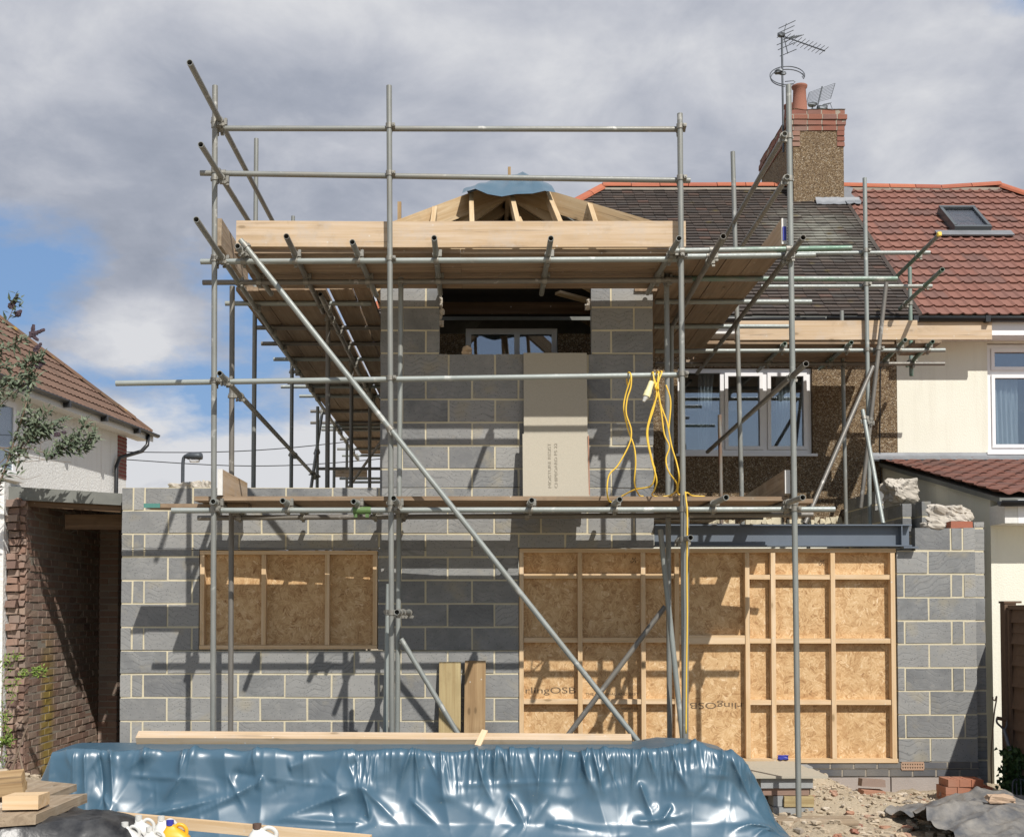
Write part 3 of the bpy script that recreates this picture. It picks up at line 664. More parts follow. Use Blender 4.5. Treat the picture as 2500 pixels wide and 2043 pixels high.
g=MB(); g.box(XR+.11,xParty-.01,YE,YE+.02,zEa-.22,zEa-.03,(.5,.5,.5)); g.box(XR+.11,xParty-.01,YE+.02,YH-.003,zEa-.21,zEa-.19,(.5,.5,.5)); g.build('fascia',M['white_paint'],old)
cb=MB(); cb.sweep([at(2188,835,YH-.02),at(2150,900,YH-.015),at(2149,1000,YH-.012),at(2148,1100,YH-.012),at(2150,1180,YH-.012)],.006,6); cb.build('cable',M['black_plastic'],old)
# skylight
def roofpt(px,py,lift):
    # point on the roof plane seen there
    d=ray(px,py); E=V((0,0,EYE)); P0=OE+nv*lift; k=(P0-E).dot(nv)/d.dot(nv); return E+d*k
sk=roofpt(2330,562,0); 
x0=roofpt(2328,565,.05).x; x1=roofpt(2418,565,.05).x; s0=(roofpt(2370,566,.05)-OE).dot(sv); s1=(roofpt(2370,516,.05)-OE).dot(sv)
def rbox(mb,xa,xb,sa,sb,na,nb_): mb.obox(OE+X_*((xa+xb)/2)+sv*((sa+sb)/2)+nv*((na+nb_)/2),X_*((xb-xa)/2),sv*((sb-sa)/2),nv*((nb_-na)/2),(.5,.5,.5))
sky=MB(); fwk=.055
rbox(sky,x0,x1,s0,s0+fwk,.02,.13); rbox(sky,x0,x1,s1-fwk,s1,.02,.14); rbox(sky,x0,x0+fwk*.8,s0+fwk,s1-fwk,.02,.135); rbox(sky,x1-fwk*.8,x1,s0+fwk,s1-fwk,.02,.135)
k0=sky.build('skylight_frame',M['grey_frame'],nb); gp=MB(); rbox(gp,x0+.04,x1-.04,s0+.05,s1-.05,.10,.112); gp.build('pane',M['glass'],k0)
ap_=MB(); rbox(ap_,x0-.28,x1+.28,s0-.16,s0-.005,.055,.075); ap_.build('apron_flashing',M['lead'],k0)
# neighbour's lean-to at the right
XS=xt(2155,YH,1200); YF=XS/((2421-CX)/F)
w=MB(); zt1=zt(1128,YH); zt0=zt(1212,YF-.35); zfl=zt0-.06
rr=lambda y: zt0+(zt1-zt0)*(y-(YF-.35))/(YH-(YF-.35))
pts=[V((XS,YF,0)),V((XS,YH-.003,0)),V((XS,YH-.003,rr(YH)-.06)),V((XS,YF,rr(YF)-.06))]; prism(w,pts,V((.22,0,0)))
w.box(XS+.2202,XS+4,YF,YF+.22,0,rr(YF)-.12,(.5,.5,.5)); w.build('lean_to_wall',M['cream_render'],nb)
sl=V((0,YH-(YF-.35),zt1-zt0)); SL=sl.length; sl.normalize(); nl=X_.cross(sl)
t=MB(); tile_roll(t,V((0,YF-.35,zt0)),X_,sl,nl,SL,lambda s:XS-.07,lambda s:XS+4,g=.30,per=.2,amp=.035,tw=.2,kind='wave'); t.build('lean_to_tiles',M['red_tile'],nb)
t=MB(); prism(t,[V((XS-.05,YF-.33,zt0-.01)),V((XS+4,YF-.33,zt0-.01)),V((XS+4,YH-.01,zt1-.01)),V((XS-.05,YH-.01,zt1-.01))],V((0,0,-.05))); t.build('lean_to_deck',M['felt'],nb)
t=MB(); t.grid(lambda a,b:V((XS-.14+a*4,YH-.012-.10*(1-b)**2,zt1+.02+b*.10+.006*noise.noise(V((a*30,b*2,1))))),60,6); t.grid(lambda a,b:V((XS-.14+a*4,YH-.013-.10*(1-b)**2,zt1+.005+b*.10)),10,4); t.build('lead_flashing',M['lead'],nb)
g=MB(); zg=zt(1222,YF-.42,2440); gutter(g,V((xt(2440,YF-.42,1220),YF-.42,zg)),V((XS+4,YF-.42,zg)),.055); g.box(XS+.3,XS+.36,YF-.4,YF-.33,zg-.14,zg-.02,(.5,.5,.5)); g.build('lean_to_gutter',M['black_plastic'],nb)
g=MB(); g.box(XS+.12,XS+4,YF-.35,YF-.33,zt0-.26,zt0-.03,(.5,.5,.5)); g.box(XS+.12,XS+4,YF-.33,YF-.003,zt0-.26,zt0-.245,(.5,.5,.5)); g.build('lean_to_fascia',M['upvc'],nb)
g=MB(); g.box(XS-.01,XS+.117,YF-.35,YF-.003,zt0-.26,zt0-.07,(.5,.5,.5)); g.build('boxed_eave',M['white_paint'],nb)
# ---------------------------------------------------------------- chimney
YC=17.0
d_=ray(2000,497); 
while True:
    zr=zEa+(YC-YE)*math.tan(TH)
    if (zr-EYE)/YC>=d_.z/d_.y: break
    YC+=.01
cx0=xt(1937,YC,400); cx1=xt(2060,YC,400); YC2=(cx0)/((1868-CX)/F)*1.0; zC=zt(320,YC,2000); zct=zt(268,YC,2000)
ch=empty('chimney',((cx0+cx1)/2,YC,zEa+1),'tall pebbledashed chimney stack with red brick top between the dark and the red roof','chimney')
c=MB(); c.box(cx0,cx1,YC,YC2,zt(540,YC),zC,(.5,.5,.5)); c.build('stack',M['pebble'],ch)
B=MB();Mo=MB(); hh=(zct-zC)/4
for k,o in enumerate((.015,.03,.045,.02)):
    zz=zC+k*hh
    masonry(B,Mo,V((0,YC-o,0)),X_,FR,[(cx0-o,cx1+o,zz+.002,zz+hh)],[],zC,hh,bond(.22,cx0+.1*(k%2)),t=.1,rnd=.004)
    masonry(B,Mo,V((cx0-o,0,0)),Y_,V((-1,0,0)),[(YC-o+.104,YC2+o,zz+.002,zz+hh)],[],zC,hh,bond(.22,YC+.1*(k%2)),t=.1,rnd=.006)
    masonry(B,Mo,V((cx1+o,0,0)),Y_,V((1,0,0)),[(YC-o+.104,YC2+o,zz+.002,zz+hh)],[],zC,hh,bond(.22,YC+.1*(k%2)),t=.1,rnd=.004)
cap=B.build('brick_cap',M['chimney_brick'],ch); Mo.build('cap_mortar',M['brick_mortar'],ch)
for xa,xb in ((cx1-.1,cx1+.012),(cx0-.012,cx0+.1)):
    B=MB();Mo=MB(); masonry(B,Mo,V((0,YC-.012,0)),X_,FR,[(xa,xb,zC-hh*2.9,zC-.002)],[],zC,hh,lambda k,a,b:[],t=.05,rnd=.002); B.build('brick_quoin',M['chimney_brick'],ch)
c=MB(); c.grid(lambda a,b:V((cx0-.03+a*(cx1-cx0+.06),YC-.03+b*(YC2-YC+.06),zct-.004+.09*math.sin(math.pi*a)*math.sin(math.pi*b)**.4+.02*noise.noise(V((a*6,b*9,0))))),16,20); c.build('flaunching',M['mortar'],ch)
def pot(x,y):
    m=MB(); z=zct+.02; prof=[(.125,0),(.125,.03),(.115,.05),(.10,.25),(.095,.38),(.115,.40),(.12,.43),(.10,.44),(.07,.40),(.07,.1)]; seg=20
    rings=[[V((x+r*math.cos(2*math.pi*k/seg),y+r*math.sin(2*math.pi*k/seg),z+h*1.0)) for k in range(seg)] for r,h in prof]; m.loft(rings); m.build('chimney_pot',M['chimney_brick'],ch)
pot(xt(1952,YC+.2,240),YC+.2); pot(cx0+.2,YC+.9)
fl=MB(); zb0=zEa+(YC-YE)*math.tan(TH)
fl.grid(lambda a,b:OE+X_*(cx0+.32+a*(cx1-cx0-.10))+sv*((YC-YE)/math.cos(TH)-.12+b*.15)+nv*(.035+.012*noise.noise(V((a*9,b*3,0)))+.05*b*b),24,5)
fl.grid(lambda a,b:OE+X_*(cx1-.0+a*(.20+.04*math.sin(b*9)))+sv*((YC-YE)/math.cos(TH)-.15+b*.75)+nv*(.055+.02*noise.noise(V((a*3,b*9,4)))),6,16); fl.build('lead_flashing',M['lead'],ch)
# aerials
ta=empty('tv_aerial',(xt(1909,YC+.3,300),YC+.3,zt(375,YC+.3)),'tall mast with television and looped radio aerials on the left of the chimney','aerial')
YA=YC+.3
def z4(x,y,dy=0): return at(1600+x/2.893,y/2.893,YA+dy)
m=MB(); m.tube(z4(905,1078),z4(893,240),.016,8,False); m.build('mast',M['aerial'],ta)
m=MB(); m.tube(z4(915,262),z4(1197,362,-.4),.010,6,False)
for i in range(11):
    t_=i/10; c=on(z4(925,266),z4(1190,360,-.4),t_); dv=(z4(1228,342)-z4(1195,360)); m.tube(c-dv*.75+V((0,.06,0)),c+dv*.75-V((0,.06,0)),.0045,5,False)
for i in range(6):
    c=z4(930+i*16,272-i*2); dv=(z4(35,-14)-z4(0,0)); m.tube(c-dv*.5,c+dv*1.1,.006,5,False)
for a,b in (((870,203),(990,147)),((862,238),(983,183)),((858,268),(976,215)),((857,320),(1000,262)),((865,355),(985,302)),((878,400),(997,350))): m.tube(z4(*a,.03),z4(*b,-.05),.006,5,False)
m.tube(z4(925,168),z4(903,248),.006,5,False); m.tube(z4(905,255),z4(935,380),.008,5,False); m.rock(z4(890,250),.05,.04,.03,5); m.build('yagi_array',M['aerial'],ta)
m=MB()
def arc(cx,cy,rx,ry,a0,a1,n=30): return [z4(cx+rx*math.cos(math.radians(a0+(a1-a0)*i/n)),cy-ry*math.sin(math.radians(a0+(a1-a0)*i/n)),.35*math.sin(math.radians(a0+(a1-a0)*i/n))) for i in range(n+1)]
m.sweep(arc(932,535,123,62,-70,-330)[:0] or arc(932,535,123,64,-20,290),.0075,6); m.sweep(arc(932,552,118,60,10,262),.0075,6); m.sweep([z4(915,578),z4(975,572),z4(988,580),z4(975,592),z4(925,598)],.006,6); m.sweep([z4(1035,520),z4(1055,530),z4(1045,558),z4(1036,540)],.006,6); m.rock(z4(870,508),.06,.05,.03,9); m.rock(z4(900,520),.05,.03,.02,4)
m.build('radio_loop',M['aerial'],ta)
tb=empty('grid_aerial',(xt(1990,YC+.9,260),YC+.9,zct),'tilted wire grid television aerial behind the chimney pot','aerial')
YA=YC+.7; m=MB()
for i in range(10):
    f_=i/9; m.tube(on(z4(1087,655),z4(1062,742),f_),on(z4(1270,590),z4(1238,697),f_),.004,5,False)
m.tube(z4(1087,655),z4(1064,742),.005,5,False); m.tube(z4(1270,590),z4(1238,697),.005,5,False); m.build('wire_grid',M['aerial'],tb)
m=MB(); m.tube(z4(1178,612),z4(1140,775),.011,6,False); m.tube(z4(1110,740),z4(1108,790),.012,6,False); m.rock(z4(1110,740),.07,.04,.03,2); m.rock(z4(1180,765),.08,.05,.03,3)
for i in range(6): m.tube(z4(1150+i*14,760-i*4),z4(1195+i*10,735-i*2),.004,5,False)
m.tube(z4(1100,770),z4(1340,772),.004,5,False); m.tube(z4(1235,732),z4(1250,772),.005,5,False); m.build('bracket',M['aerial'],tb)
# ================================================================ left neighbour
lh=empty('white_house',(-7.4,20,0),'white rendered house with brown tiled hipped roof at the left edge','house')
wd=V((.1137,1,0)).normalized(); rd=V((wd.y,-wd.x,0))       # wd runs away from the camera, rd faces right
Efar=at(372,1060,24.3); zL=Efar.z
def LP(al,out,z): return V((Efar.x,Efar.y,0))+wd*al+rd*out+Z*z
th2=math.radians(41); s2v=(-rd)*math.cos(th2)+Z*math.sin(th2); n2v=rd*math.sin(th2)+Z*math.cos(th2)
t=MB(); tile_roll(t,LP(0,0,zL),-wd,s2v,n2v,6.2,lambda s:s*math.cos(th2)+.03,lambda s:13,g=.34,per=.15,amp=.018,tw=.33,kind='wave'); t.build('tiled_roof',M['brown_tile'],lh)
t=MB(); apx=LP(-4.7,-4.7,zL+4.7*math.tan(th2)); prism(t,[LP(0,0,zL),LP(-13,0,zL),LP(-13,-4.7,apx.z),apx],V((0,0,-.05))); prism(t,[LP(0,0,zL),apx,LP(0,-9.4,zL)],V((0,0,-.05))); t.build('roof_boarding',M['felt'],lh)
t=MB(); ridge(t,LP(-.03,-.03,zL+.03),apx+Z*.03,.12,.42,.03); t.build('hip_tiles',M['brown_ridge'],lh)
t=MB(); 
def lbox(mb,a0,a1,o0,o1,z0,z1,tint=(.5,.5,.5)): mb.obox(LP((a0+a1)/2,(o0+o1)/2,(z0+z1)/2),wd*((a1-a0)/2),rd*((o1-o0)/2),Z*((z1-z0)/2),tint)
w0=xt(308,24,1150)
wfar=-.55; ww=-.32
wl=MB(); lbox(wl,-13,wfar,ww-.3,ww,0,zL-.14); lbox(wl,wfar-.3,wfar,-9,ww-.304,0,zL-.14); wl.build('rendered_wall',M['white_render'],lh)
for za_,zb_ in ((zL-1.0,zL-.16),(zL-3.0,zL-1.95),(zL-5.0,zL-3.9)):
    q=MB();mq=MB()
    masonry(q,mq,LP(0,ww+.012,0),-wd,rd,[(-wfar-.001,-wfar+.42,za_,zb_)],[],0,.075,bond(.225,-wfar,-wfar+.11),t=.05,rnd=.002)
    masonry(q,mq,LP(wfar+.012,0,0),rd,wd,[(ww-.4,ww,za_,zb_)],[],0,.075,bond(.225,0),t=.05,rnd=.002)
    qo=q.build('brick_quoin',M['dark_red'],lh); mq.build('quoin_mortar',M['brick_mortar'],qo)
t=MB(); lbox(t,-13,0,ww+.003,0.0,zL-.14,zL-.12); lbox(t,-13,0,0.0,.02,zL-.16,zL-.0); t.build('soffit',M['white_paint'],lh)
t=MB(); gutter(t,LP(.08,.08,zL-.01),LP(-13,.08,zL-.01),.06)
for i in range(8): lbox(t,-1-i*1.5,-.93-i*1.5,.0,.14,zL-.13,zL-.02)
t.build('gutter',M['black_plastic'],lh)
t=MB(); t.sweep([LP(-.35,.06,zL-.07),LP(-.4,.06,zL-.28),LP(-.5,-.02,zL-.42),LP(-1.05,ww+.08,zL-.62),LP(-1.15,ww+.06,zL-.8),LP(-1.15,ww+.06,0.2)],.04,8); t.build('downpipe',M['black_plastic'],lh)
def side_window(al0,al1,z0,z1):
    fr=MB(); o=ww+.03
    lbox(fr,al0,al1,ww,o,z1-.09,z1); lbox(fr,al0,al1,ww,o,z0,z0+.09); lbox(fr,al0,al0+.09,ww,o,z0+.09,z1-.09); lbox(fr,al1-.09,al1,ww,o,z0+.09,z1-.09)
    f=fr.build('window_frame',M['upvc'],lh); g=MB(); lbox(g,al0+.08,al1-.08,ww+.004,ww+.014,z0+.08,z1-.08); g.build('pane',M['glass'],f)
    g=MB(); lbox(g,al0-.05,al1+.1,ww,ww+.14,z0-.10,z0-.003); g.build('sill',M['white_paint'],f)
def al_of(px,o):   # distance along the wall plane seen at px
    best=None
    lo,hi=-14,2
    for _ in range(50):
        m_=(lo+hi)/2; p=LP(m_,o,3); v=CX+F*p.x/p.y
        if v<px: lo=m_
        else: hi=m_
    return lo
a1=al_of(30,ww); zs0=at(15,1163,LP(a1,ww,0).y).z; zs1=at(20,985,LP(a1,ww,0).y).z; side_window(a1-1.3,a1,zs0,zs1)
# ================================================================ garage between
ga=empty('garage',(-4.2,12,0),'open fronted flat roofed garage with an old brick inner wall, left of the grey blockwork','garage')
YG=11.55
t=MB(); pA=at(4,1186,YG); pB=at(299,1205,YG); 
prism(t,[pA,pB,pB+V((0,6,0)),pA+V((0,6,0))],V((0,0,-.03))); prism(t,[pA+V((0,-.02,0)),pB+V((0,-.02,0)),pB+V((0,-.02,-.115)),pA+V((0,-.02,-.13))],V((0,.03,0))); 
t.build('felt_roof',M['felt'],ga)
t=MB(); t.beam(pA+V((.1,.05,-.16)),pB+V((-.02,.05,-.15)),.04,.06); t.build('timber_batten',M['old_timber'],ga)
gx=-4.47
B=MB();Mo=MB(); 
masonry(B,Mo,V((gx,0,0)),Y_,X_,[(YG+.02,13.75,-.1,pA.z-.06)],[],.02,.075,bond(.225,YG+.1,YG+.21),t=.1,rnd=.0035)
masonry(B,Mo,V((gx+.22,0,0)),Y_,X_,[(13.754,14.0,0,pA.z-.2)],[],.02,.075,bond(.225,13.76),t=.21,rnd=.003); masonry(B,Mo,V((0,13.75,0)),X_,FR,[(gx+.004,gx+.215,0,pA.z-.2)],[],.02,.075,bond(.225,gx,gx+.11),t=.05,rnd=.003)
B.build('brick_wall',M['old_brick'],ga); Mo.build('brick_mortar',M['brick_mortar'],ga)
B=MB()
k=0; z=.05
while z<pA.z-.2:
    dd=random.uniform(.02,.11); B.obox(V((gx-.11+random.uniform(-.01,.01),YG-.02+dd,z+.033)),V((.055+random.uniform(-.012,.004),0,0)),V((0,.11,0)),V((0,0,.031)),None,.008); B.obox(V((gx-.03,YG+.02+dd*.5,z+.033)),V((.028,0,0)),V((0,.07,0)),V((0,0,.028)),None,.01)
    if random.random()<.5: B.rock(V((gx-.09,YG-.02+dd,z+.07)),.05,.05,.02,k,None,.5,2)
    z+=.075; k+=1
B.build('broken_wall_end',M['old_brick'],ga)
t=MB(); t.box(-5.3,gx-.175,YG-.12,YG+.3,-.1,pA.z+.03,(.5,.5,.5)); t.build('rendered_pier',M['white_render'],ga)
t=MB(); t.box(gx+.25,XL-.004,YG+.35,YG+.42,wz(1283),wz(1245)); t.build('roof_beam',M['old_timber'],ga)
t=MB(); t.box(gx+.66,XL-.004,YG+1.0,YG+1.08,wz(1316)+.02,wz(1296)); t.build('lintel',M['dark_red'],ga)
t=MB(); t.box(gx-.1,XL-.004,17.3,17.5,0,pA.z-.05); t.box(gx-.3,gx-.104,14.0,17.5,0,pA.z-.05); t.box(gx-.3,XL,17.25,17.29,pA.z-.2,pA.z-.06); t.build('rear_wall',M['old_timber'],ga)
# ================================================================ scaffolding
ZL=zt(636,10.12,1180)                # upper ledgers
ZT=ZL+.05; ZD=ZT+.026                # transoms, underside of the deck
ZLo=zt(1243,10.12); ZTo=ZLo+.05; ZDo=ZTo+.026
R=.02415
def scaff(label,x,y): return empty('scaffolding',(x,y,0),label,'scaffolding','scaffolding round the houses')
main=scaff('tall front scaffolding of galvanised tubes standing before the concrete block extension',0,10.05)
side=scaff('long side scaffolding running away along the left of the upper storey',-2,12)
rear=scaff('smaller scaffolding with short platform in front of the brown pebbledashed wall',4,13.6)
tubes=[]
def coup(mb,p,d1,d2,ro=.033):
    d1=d1.normalized(); d2=d2.normalized(); n=d1.cross(d2)
    if n.length<.1: n=d1.cross(Z)
    n.normalize()
    for d,s_ in ((d1,1),(d2,-1)):
        c=p; mb.tube(c-d*.024,c+d*.024,ro+.002,10,False)
    mb.tube(p-n*.03-d1*.03+d2*.03,p+n*.07-d1*.03+d2*.03,.007,5,False); mb.obox(p+n*.065-d1*.03+d2*.03,n*.008,d1*.012,d2*.012)
    mb.tube(p-d2*.02+d1*.03,p-d2*.09+d1*.03,.007,5,False); mb.obox(p-d2*.085+d1*.03,d2*.008,d1*.012,n*.012)
def T(root,name,p0,p1,tint=None,r=R,cap=None,cuts=4):
    m=MB(); 
    if tint is None: tint=(random.choice((.05,.1,.2,.35,.55)),random.uniform(0,.85),random.random())
    m.tube(p0,p1,r,14,True,tint,None,cuts); o=m.build(name,M['galv'],root)
    tubes.append((root,o,p0,p1)); return o
DIRTY=(.95,.3,.5); CLEAN=(0,.2,.5); GREEN=(.1,.94,.5); RUST=(.4,1,.5); MID=(.5,.3,.2)
# standards of the front row: (top px, top py, foot px, foot py, distance)
def stand(root,a,b,Y,tint=None,foot=True,Y1=None):
    p0=at(a[0],a[1],Y); p1=at(b[0],b[1],Y1 or Y)
    if foot: p1=p0+(p1-p0)*((p0.z-.02)/(p0.z-p1.z))
    o=T(root,'standard',p0,p1,tint,cuts=6)
    if foot:
        m=MB(); m.box(p1.x-.075,p1.x+.075,p1.y-.075,p1.y+.075,.003,.012,(.5,.5,.5)); m.build('base_plate',M['coupler'],o)
    return o
stand(main,(525,210),(520,1785),10.05,MID); stand(main,(950,210),(957,1785),10.05,MID); stand(main,(1660,278),(1672,1810),10.05,MID)
p0=at(1925,208,10.05); p1=at(1950,1993,10.05); T(main,'standard',p0,p1,(.3,.3,.3)); S4foot=p1
stand(main,(567,699),(563,1785),10.8,DIRTY); stand(main,(979,678),(970,1787),10.8,(.25,.2,0)); stand(main,(1627,646),(1635,1803),10.8,MID)
stand(main,(949,1425),(941,1787),10.3,CLEAN)
stand(main,(1612,1292),(1667,1807),10.62,CLEAN); stand(main,(1676,1250),(1674,1790),10.3,(.5,.2,0))
stand(main,(1639,797),(1639,1205),12.0,MID,False)
# upper level
T(main,'ledger',at(490,639,10.12),at(1666,633,10.12),CLEAN)
T(main,'ledger',atz(495,690,ZL),atz(1690,684,ZL),DIRTY)
T(main,'ledger',at(1633,613,10.0),at(2079,606,10.0),(.3,.96,0)); T(main,'ledger',at(1640,627,10.16),at(1990,623,10.16),CLEAN)
T(main,'guard_rail',at(522,314,10.11),at(1673,316,10.11),MID); T(main,'guard_rail',at(489,423,10.11),at(1685,441,10.11),MID)
T(main,'guard_rail',at(283,936,10.11),at(1679,915,10.11),CLEAN)
for a,b in (((580,601),(662,718)),((860,591),(919,722)),((1060,581),(1075,718)),((1345,582),(1322,718)),((1658,582),(1581,716))):
    T(main,'transom',atz(*a,ZT),atz(*b,ZT),MID)
T(main,'transom',atz(699,577,ZT),atz(789,762,ZT),DIRTY)
# braces and ties
p0=at(587,586,9.98); p1=at(1553,1803,9.98); p1=p0+(p1-p0)*((p0.z-.03)/(p0.z-p1.z)); T(main,'brace',p0,p1,(.15,.3,0))
p0=at(979,1559,10.72); p1=at(1117,1789,10.72); p1=p0+(p1-p0)*((p0.z-.03)/(p0.z-p1.z)); T(main,'brace',p0,p1,(.2,.3,0))
p0=at(1624,1480,10.72); p1=at(1388,1792,10.72); p1=p0+(p1-p0)*((p0.z-.03)/(p0.z-p1.z)); T(main,'brace',p0,p1,DIRTY)
T(main,'tie_tube',at(969,1494,9.86),V((at(969,1494,9.86).x+.05,10.95,EYE)),MID); T(main,'tie_tube',at(1686,1312,9.84),V((at(1686,1312,9.84).x-.02,10.4,at(1686,1312,9.84).z)),MID)
# lower level
T(main,'ledger',at(419,1246,10.12),at(2038,1243,10.12),CLEAN); T(main,'ledger',atz(483,1264,ZLo),atz(1985,1256,ZLo),DIRTY)
for px,py in ((520,1224),(690,1222),(863,1224),(961,1216),(1298,1221),(1513,1219),(1773,1214),(1960,1214)):
    p=atz(px,py,ZTo); q=V((p.x,11.25,p.z)); 
    if px==863: q=V((p.x+.12,11.25,p.z))
    T(main,'transom',p,q,(.3,.3,0))
# left side depth tubes
def depth(root,name,a,b,z,tint=None): return T(root,name,atz(a[0],a[1],z),atz(b[0],b[1],z),tint,cuts=8)
z1=zt(300,10.1,540); z2=zt(440,10.1,545); z3=zt(930,10.1,545)
depth(side,'guard_rail',(463,153),(668,545),z1,MID); depth(side,'guard_rail',(490,353),(612,548),z2,MID)
T(side,'guard_rail',atz(536,911,z3),V((-2.47,17.5,z3)),MID)
T(side,'ledger',atz(479,536,ZL+.004),V((-2.50,23.5,ZL)),MID,cuts=10)
# returns on the right
z4_=zt(333,10.05,1925); z5=zt(437,10.05,1925); z6=zt(918,10.05,1930)
depth(main,'guard_rail',(1916,327),(1758,602),z4_,MID); depth(main,'guard_rail',(1922,432),(1812,600),z5,MID); depth(main,'guard_rail',(1968,888),(1727,1103),z6,DIRTY)
ZR=ZL-.0
depth(main,'ledger',(1961,580),(1702,911),ZR,DIRTY); depth(main,'ledger',(1766,577),(1641,797),ZR,DIRTY)
for (xa,xb,py,ti) in ((1608,2190,681,(.3,.93,0)),(1600,1981,737,CLEAN),(1597,1921,797,CLEAN)):
    Yq=atz(1600,py,ZT).y; T(main,'transom',V((xt(xa,Yq,py),Yq,ZT)),V((xt(xb,Yq,py),Yq,ZT)),ti)
p0=at(1789,371,12.3); T(main,'standard',p0,V((at(1812,1200,12.3).x,12.3,2.62)),MID); T(main,'standard',at(1757,1013,13.95),V((at(1761,1205,13.95).x,13.95,2.62)),RUST)
# decks: each board its own part
def deckx(root,x0,x1,y0,n,z,w=.218,gap=.007,splits=(),mat='board',jx=.04,gaps={}):
    y=y0
    for i in range(n):
        y+=gaps.get(i,0)
        xs=[x0+random.uniform(-jx,jx)]+list(splits)+[x1+random.uniform(-jx,jx)]
        for a,b in zip(xs,xs[1:]):
            m=MB(); m.obox(V(((a+b)/2,y+w/2,z+.019+random.uniform(0,.003))),V(((b-a)/2-.001,0,0)),V((0,w/2,0)),V((0,0,.019)),None,.0015); m.build('deck_board',M[mat],root)
        y+=w+gap
def decky(root,xs,y0,y1,z,w=.218,splits=(),mat='board'):
    for x in xs:
        ys=[y0+random.uniform(-.03,.03)]+[s+random.uniform(-.1,.1) for s in splits]+[y1]
        for a,b in zip(ys,ys[1:]):
            m=MB(); m.obox(V((x+w/2,(a+b)/2,z+.019+random.uniform(0,.003))),V((0,(b-a)/2-.006,0)),V((w/2,0,0)),V((0,0,.019)),None,.0015); m.build('deck_board',M[mat],root)
XA=xt(580,10.2,620); XB=xt(1668,10.2,620)
deckx(main,XA,XB,10.17,5,ZD,splits=(-.2,))
decky(main,[1.70,1.925,2.15,2.375],10.2,14.35,ZD)
decky(main,[1.47],11.35,14.35,ZD)
decky(side,[-2.40,-2.175,-1.95,-1.745],11.33,23.2,ZD,splits=(15.2,19.1)); decky(side,[-1.49],11.33,23.2,ZD,splits=(15.2,19.1)); decky(side,[-1.255],11.33,23.2,ZD,w=.16,splits=(15.2,19.1))
for i,x in enumerate((1.70,1.925,2.15,2.375)):
    m=MB(); m.box(x+.004,x+.214,10.194-.022,10.194-.012,ZD+.002,ZD+.038,None,.001); m.build('board_end_band',M['red_brick'] if i<2 else M['grey_timber'],main)
# toe boards on edge
def toe(root,p0,p1,h=.225,t=.038,mat='toe',name='toe_board'):
    m=MB(); m.beam(p0,p1,t,h,Z,None,.0015); return m.build(name,M[mat],root)
ztb=ZD+.040+.1125
toe(main,V((xt(578,10.16,580),10.155,ztb+.012)),V((xt(950,10.16,580)+.02,10.15,ztb+.004))); toe(main,V((xt(950,10.16,580)+.024,10.15,ztb+.003)),V((xt(1673,10.16,580),10.15,ztb+.007)))
m=MB(); m.beam(V((xt(600,10.16,600),10.19,ZD+.047)),V((xt(1100,10.16,600),10.19,ZD+.043)),.03,.016,Z); m.build('packing_board',M['toe'],main)
toe(side,V((-2.285,10.12,ztb+.02)),V((-2.29,11.3,ztb)),.24,mat='grey_timber'); toe(side,V((-2.40,11.5,ztb)),V((-2.43,15.3,ztb)),mat='grey_timber')
toe(main,V((2.60,10.12,ztb+.02)),V((2.60,13.6,ztb)),.24,mat='toe')
m=MB(); m.box(2.578,2.622,10.105,10.118,ztb-.09,ztb+.135,(.5,.5,.5)); m.build('board_end_band',M['white_paint'],main)
m=MB(); m.box(2.585,2.615,10.096,10.104,ztb-.06,ztb+.06,(.5,.5,.5)); m.build('blue_mark',M['blue_plastic'],main)
# lower deck
XLo=xt(468,10.25,1230); XRo=xt(2006,10.25,1220)
deckx(main,XLo,xt(1925,10.25,1220),10.16,1,ZDo,splits=(-.75,1.2)); deckx(main,XLo+.05,XRo-.03,10.376,1,ZDo,splits=(-.9,1.3)); deckx(main,XLo,XRo-.3,10.592,1,ZDo,splits=(-.3,))
deckx(main,XLo+.1,XRo-.1,10.905,1,ZDo,splits=(-1.2,1.6),jx=.1)
m=MB(); p=atz(367,1232,ZDo); m.box(p.x,p.x+.9,10.38,10.58,ZDo-.04,ZDo-.004); m.build('deck_board',M['board'],main)
m=MB(); m.box(p.x-.012,p.x+.13,10.366,10.377,ZDo-.041,ZDo-.003,(.5,.5,.5)); m.build('board_end_band',M['teal_paint'],main)
toe(main,V((xt(536,10.1,1180),10.13,ZDo+.045+.112)),V((xt(536,10.1,1180)-.0,11.2,ZDo+.045+.112)))
m=MB(); xx=xt(536,10.1,1180); m.box(xx-.022,xx+.022,10.115,10.128,ZDo+.045,ZDo+.27,(.5,.5,.5)); m.build('board_end_band',M['white_paint'],main)
toe(main,V((2.615,10.13,ZDo+.045+.112)),V((2.60,12.1,ZDo+.06)),mat='grey_timber'); m=MB(); m.box(2.59,2.635,10.115,10.128,ZDo+.06,ZDo+.26,(.5,.5,.5)); m.build('board_end_band',M['white_paint'],main)
decky(main,[1.75,1.98,2.21],11.3,14.3,ZDo,mat='grey_timber')
for yy in (11.6,12.7,13.8): T(main,'transom',V((1.6,yy,ZTo)),V((2.75,yy,ZTo)),DIRTY)
# sleeve coupler on the lower ledger
m=MB(); a=at(884,1246,10.12); m.tube(a-X_*.075,a+X_*.075,.033,14,False); m.box(a.x-.07,a.x-.04,a.y-.02,a.y+.02,a.z-.06,a.z-.03); m.box(a.x+.03,a.x+.06,a.y-.02,a.y+.02,a.z-.06,a.z-.03); m.build('sleeve_coupler',M['green_paint'],main)
